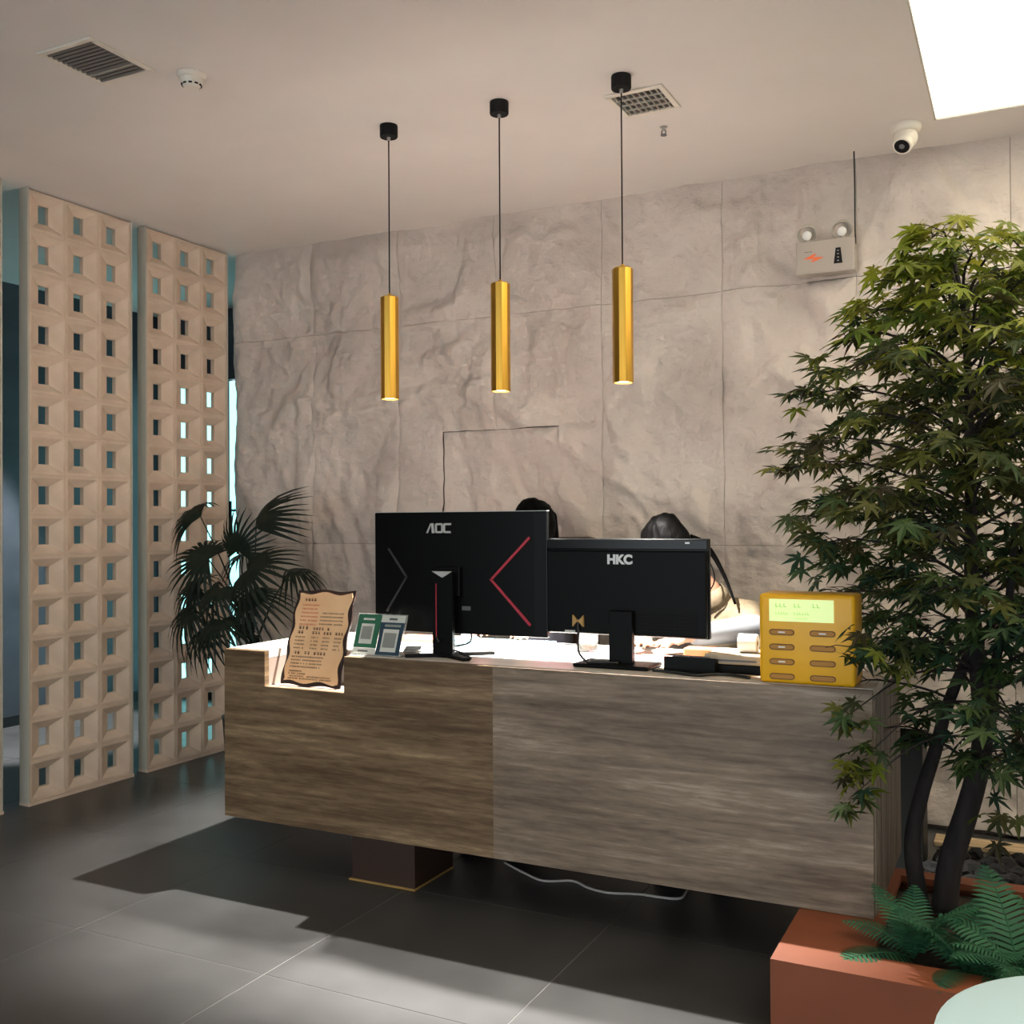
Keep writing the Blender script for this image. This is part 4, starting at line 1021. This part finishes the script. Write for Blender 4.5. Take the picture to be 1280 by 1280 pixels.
# first person: sitting upright behind the larger monitor, head a little lowered
h1 = Matrix.Rotation(.28, 3, 'X')
P1 = dict(pel=V((0, .12, .62)), chest=V((0, .07, .98)), chest2=V((0, .06, 1.08)), neck=V((0, .03, 1.17)), head0=V((0, .01, 1.26)), headc=V((0, -.02, 1.325)),
          shl=V((-.17, .05, 1.09)), shr=V((.17, .05, 1.09)), ell=V((-.22, -.10, .955)), elr=V((.22, -.10, .955)), wrl=V((-.08, -.315, .925)), wrr=V((.13, -.33, .925)),
          hdl=V((.25, -1, -.18)), hdr=V((.1, -1, -.18)), hipl=V((-.09, .1, .58)), hipr=V((.09, .1, .58)), knl=V((-.11, -.3, .57)), knr=V((.11, -.3, .57)), anl=V((-.11, -.26, .09)), anr=V((.11, -.26, .09)))
pe1 = person((-1.96, 4.12, 0), 'person seated behind the larger monitor, only dark hair showing above it', P1, h1, M['dark_cloth'], M['pink_cloth'], M['dark_cloth'])
def hair_cap(parent, c, hm, name='hair', extra=None):
    g_ = G(); g_.ball(V(c)+hm@V((0, .018, .018)), .112, (.86, .95, 1.03), 56, 36, mtx=hm.to_4x4())
    b = g_.bm; b.normal_update()
    for v in b.verts:
        q0 = v.co*1.0; v.co += v.normal*(.010*noise.noise((q0.x*14, q0.y*6, q0.z*14))+.006*noise.noise((q0.x*60, q0.y*8, q0.z*25)))
    # trim the face opening
    inv = hm.inverted()
    rem = [f for f in b.faces if (lambda q: q.y < -.035 and q.z < .055)(inv@(f.calc_center_median()-V(c)))]
    bmesh.ops.delete(b, geom=rem, context='FACES')
    if extra: extra(g_)
    o = g_.build(name, M['hair'], parent, True); md = o.modifiers.new('thick', 'SOLIDIFY'); md.thickness = .006; return o
def bob(g_):
    g_.cap((-.085, .03, 1.34), .03, (-.088, .045, 1.24), .026); g_.cap((.05, .06, 1.38), .03, (.05, .085, 1.26), .03)
    g_.cap((0, .09, 1.36), .05, (0, .11, 1.24), .06)
    g_.cap((-.055, .0, 1.43), .016, (-.02, .03, 1.436), .018); g_.cap((.02, .0, 1.432), .018, (.05, .02, 1.42), .02)
hair_cap(pe1, P1['headc'], h1, 'hair', bob)
# second person: bent forward and to the side, head bowed over the desk
h2 = Matrix.Rotation(-.25, 3, 'Y')@Matrix.Rotation(.75, 3, 'X')
P2 = dict(pel=V((0, .12, .58)), chest=V((0, .02, .90)), chest2=V((0, .0, .96)), neck=V((-.04, -.05, 1.07)), head0=V((-.12, -.10, 1.19)), headc=V((-.175, -.15, 1.255)),
          shl=V((-.16, -.02, .985)), shr=V((.115, -.02, .975)), ell=V((-.25, -.18, .945)), elr=V((.165, -.15, .94)), wrl=V((-.19, -.42, .925)), wrr=V((-.03, -.41, .925)),
          hdl=V((.3, -1, -.18)), hdr=V((-.5, -1, -.18)), hipl=V((-.09, .1, .55)), hipr=V((.09, .1, .55)), knl=V((-.11, -.3, .55)), knr=V((.11, -.3, .55)), anl=V((-.11, -.26, .09)), anr=V((.11, -.26, .09)))
pe2 = person((-1.125, 4.14, 0), 'person in cream clothing bent over the desk behind the smaller monitor', P2, h2, M['cream_cloth'], M['white_cloth'], M['dark_cloth'])
def pony(g_):
    for off, r_ in ((0, .017), (.014, .012), (-.012, .009)):
        pts = curve_pts([(-.11, -.07, 1.29), (-.06, -.06+off, 1.27), (-.005, -.08+off, 1.215), (.05, -.10+off*.5, 1.12), (.092, -.13+off*.6, 1.03)], 5)
        g_.tube(pts, [r_*(1-.75*i/(len(pts)-1)) for i in range(len(pts))], 8)
    pts = curve_pts([(-.07, -.09, 1.26), (-.01, -.12, 1.19), (.012, -.14, 1.12), (-.02, -.15, 1.06)], 5)
    g_.tube(pts, .003, 6)
hair_cap(pe2, P2['headc'], h2, 'hair', pony)
# collar for the second person
G().lathe([(.075, -.02), (.085, .01), (.07, .045), (.064, .045), (.07, .0)], 28, P2['neck']-V((-.005, -.01, .035)), V((-.3, -.25, .9))).build('collar', M['cream_cloth'], pe2, True)

# chairs
def office_chair(loc, label, seat_z, back_z, m, bw=.21):
    c_ = empty('office_chair', loc, label, 'chair', 'office chairs behind the desk')
    G().box(-.23, .23, -.22, .22, seat_z-.07, seat_z, .03, 3).build('seat', m, c_, 'auto')
    G().box(-bw, bw, .245, .315, seat_z+.12, back_z, .034, 4).build('backrest', m, c_, 'auto')
    G().box(-.03, .03, .20, .24, seat_z-.05, seat_z+.3, .005).build('back_bar', M['black'], c_)
    G().tube([(0, 0, .09), (0, 0, seat_z-.07)], .028, 14).build('column', M['steel'], c_, 'auto')
    for k in range(5):
        a_ = 2*PI*k/5+.3; q = V((math.cos(a_), math.sin(a_), 0))
        lg = G().tube([q*.02+V((0, 0, .095)), q*.27+V((0, 0, .07))], [.022, .014], 8).build('base_leg', M['black'], c_)
        t_ = V((-q.y, q.x, 0))
        G().lathe([(0, -.012), (.026, -.012), (.027, 0), (.026, .012), (0, .012)], 14, q*.27+V((0, 0, .0275)), t_).build('caster', M['black_matte'], lg, 'auto')
    return c_
office_chair((-1.975, 4.30, 0), 'brown high-backed office chair behind the larger monitor', .485, 1.285, M['brown_leather'], .135)
office_chair((-1.125, 4.30, 0), 'black low-backed office chair hidden behind the person in cream', .445, .80, M['black_matte'])

# ------------------------------------------------------------------ corridor downlight
dl = empty('downlight', (-5.75, 4.55, CEIL), 'small recessed ceiling downlight in the dark corridor beyond the screens', 'downlight')
G().lathe([(.03, -.0005), (.05, -.0005), (.05, -.006), (.036, -.006), (.03, -.0005)], 24).build('ring', M['white_metal'], dl, 'auto')
G().lathe([(0, -.001), (.03, -.001), (.03, -.003), (0, -.003)], 20).build('lens', M['lamp_lit'], dl)
ld = bpy.data.lights.new('downlight_light', 'SPOT'); ld.energy = 800; ld.color = (.95, .97, 1); ld.spot_size = math.radians(36); ld.spot_blend = .4; ld.shadow_soft_size = .03
lo = bpy.data.objects.new('downlight_light', ld); COL.objects.link(lo); lo.parent = dl; lo.location = (0, 0, -.01)
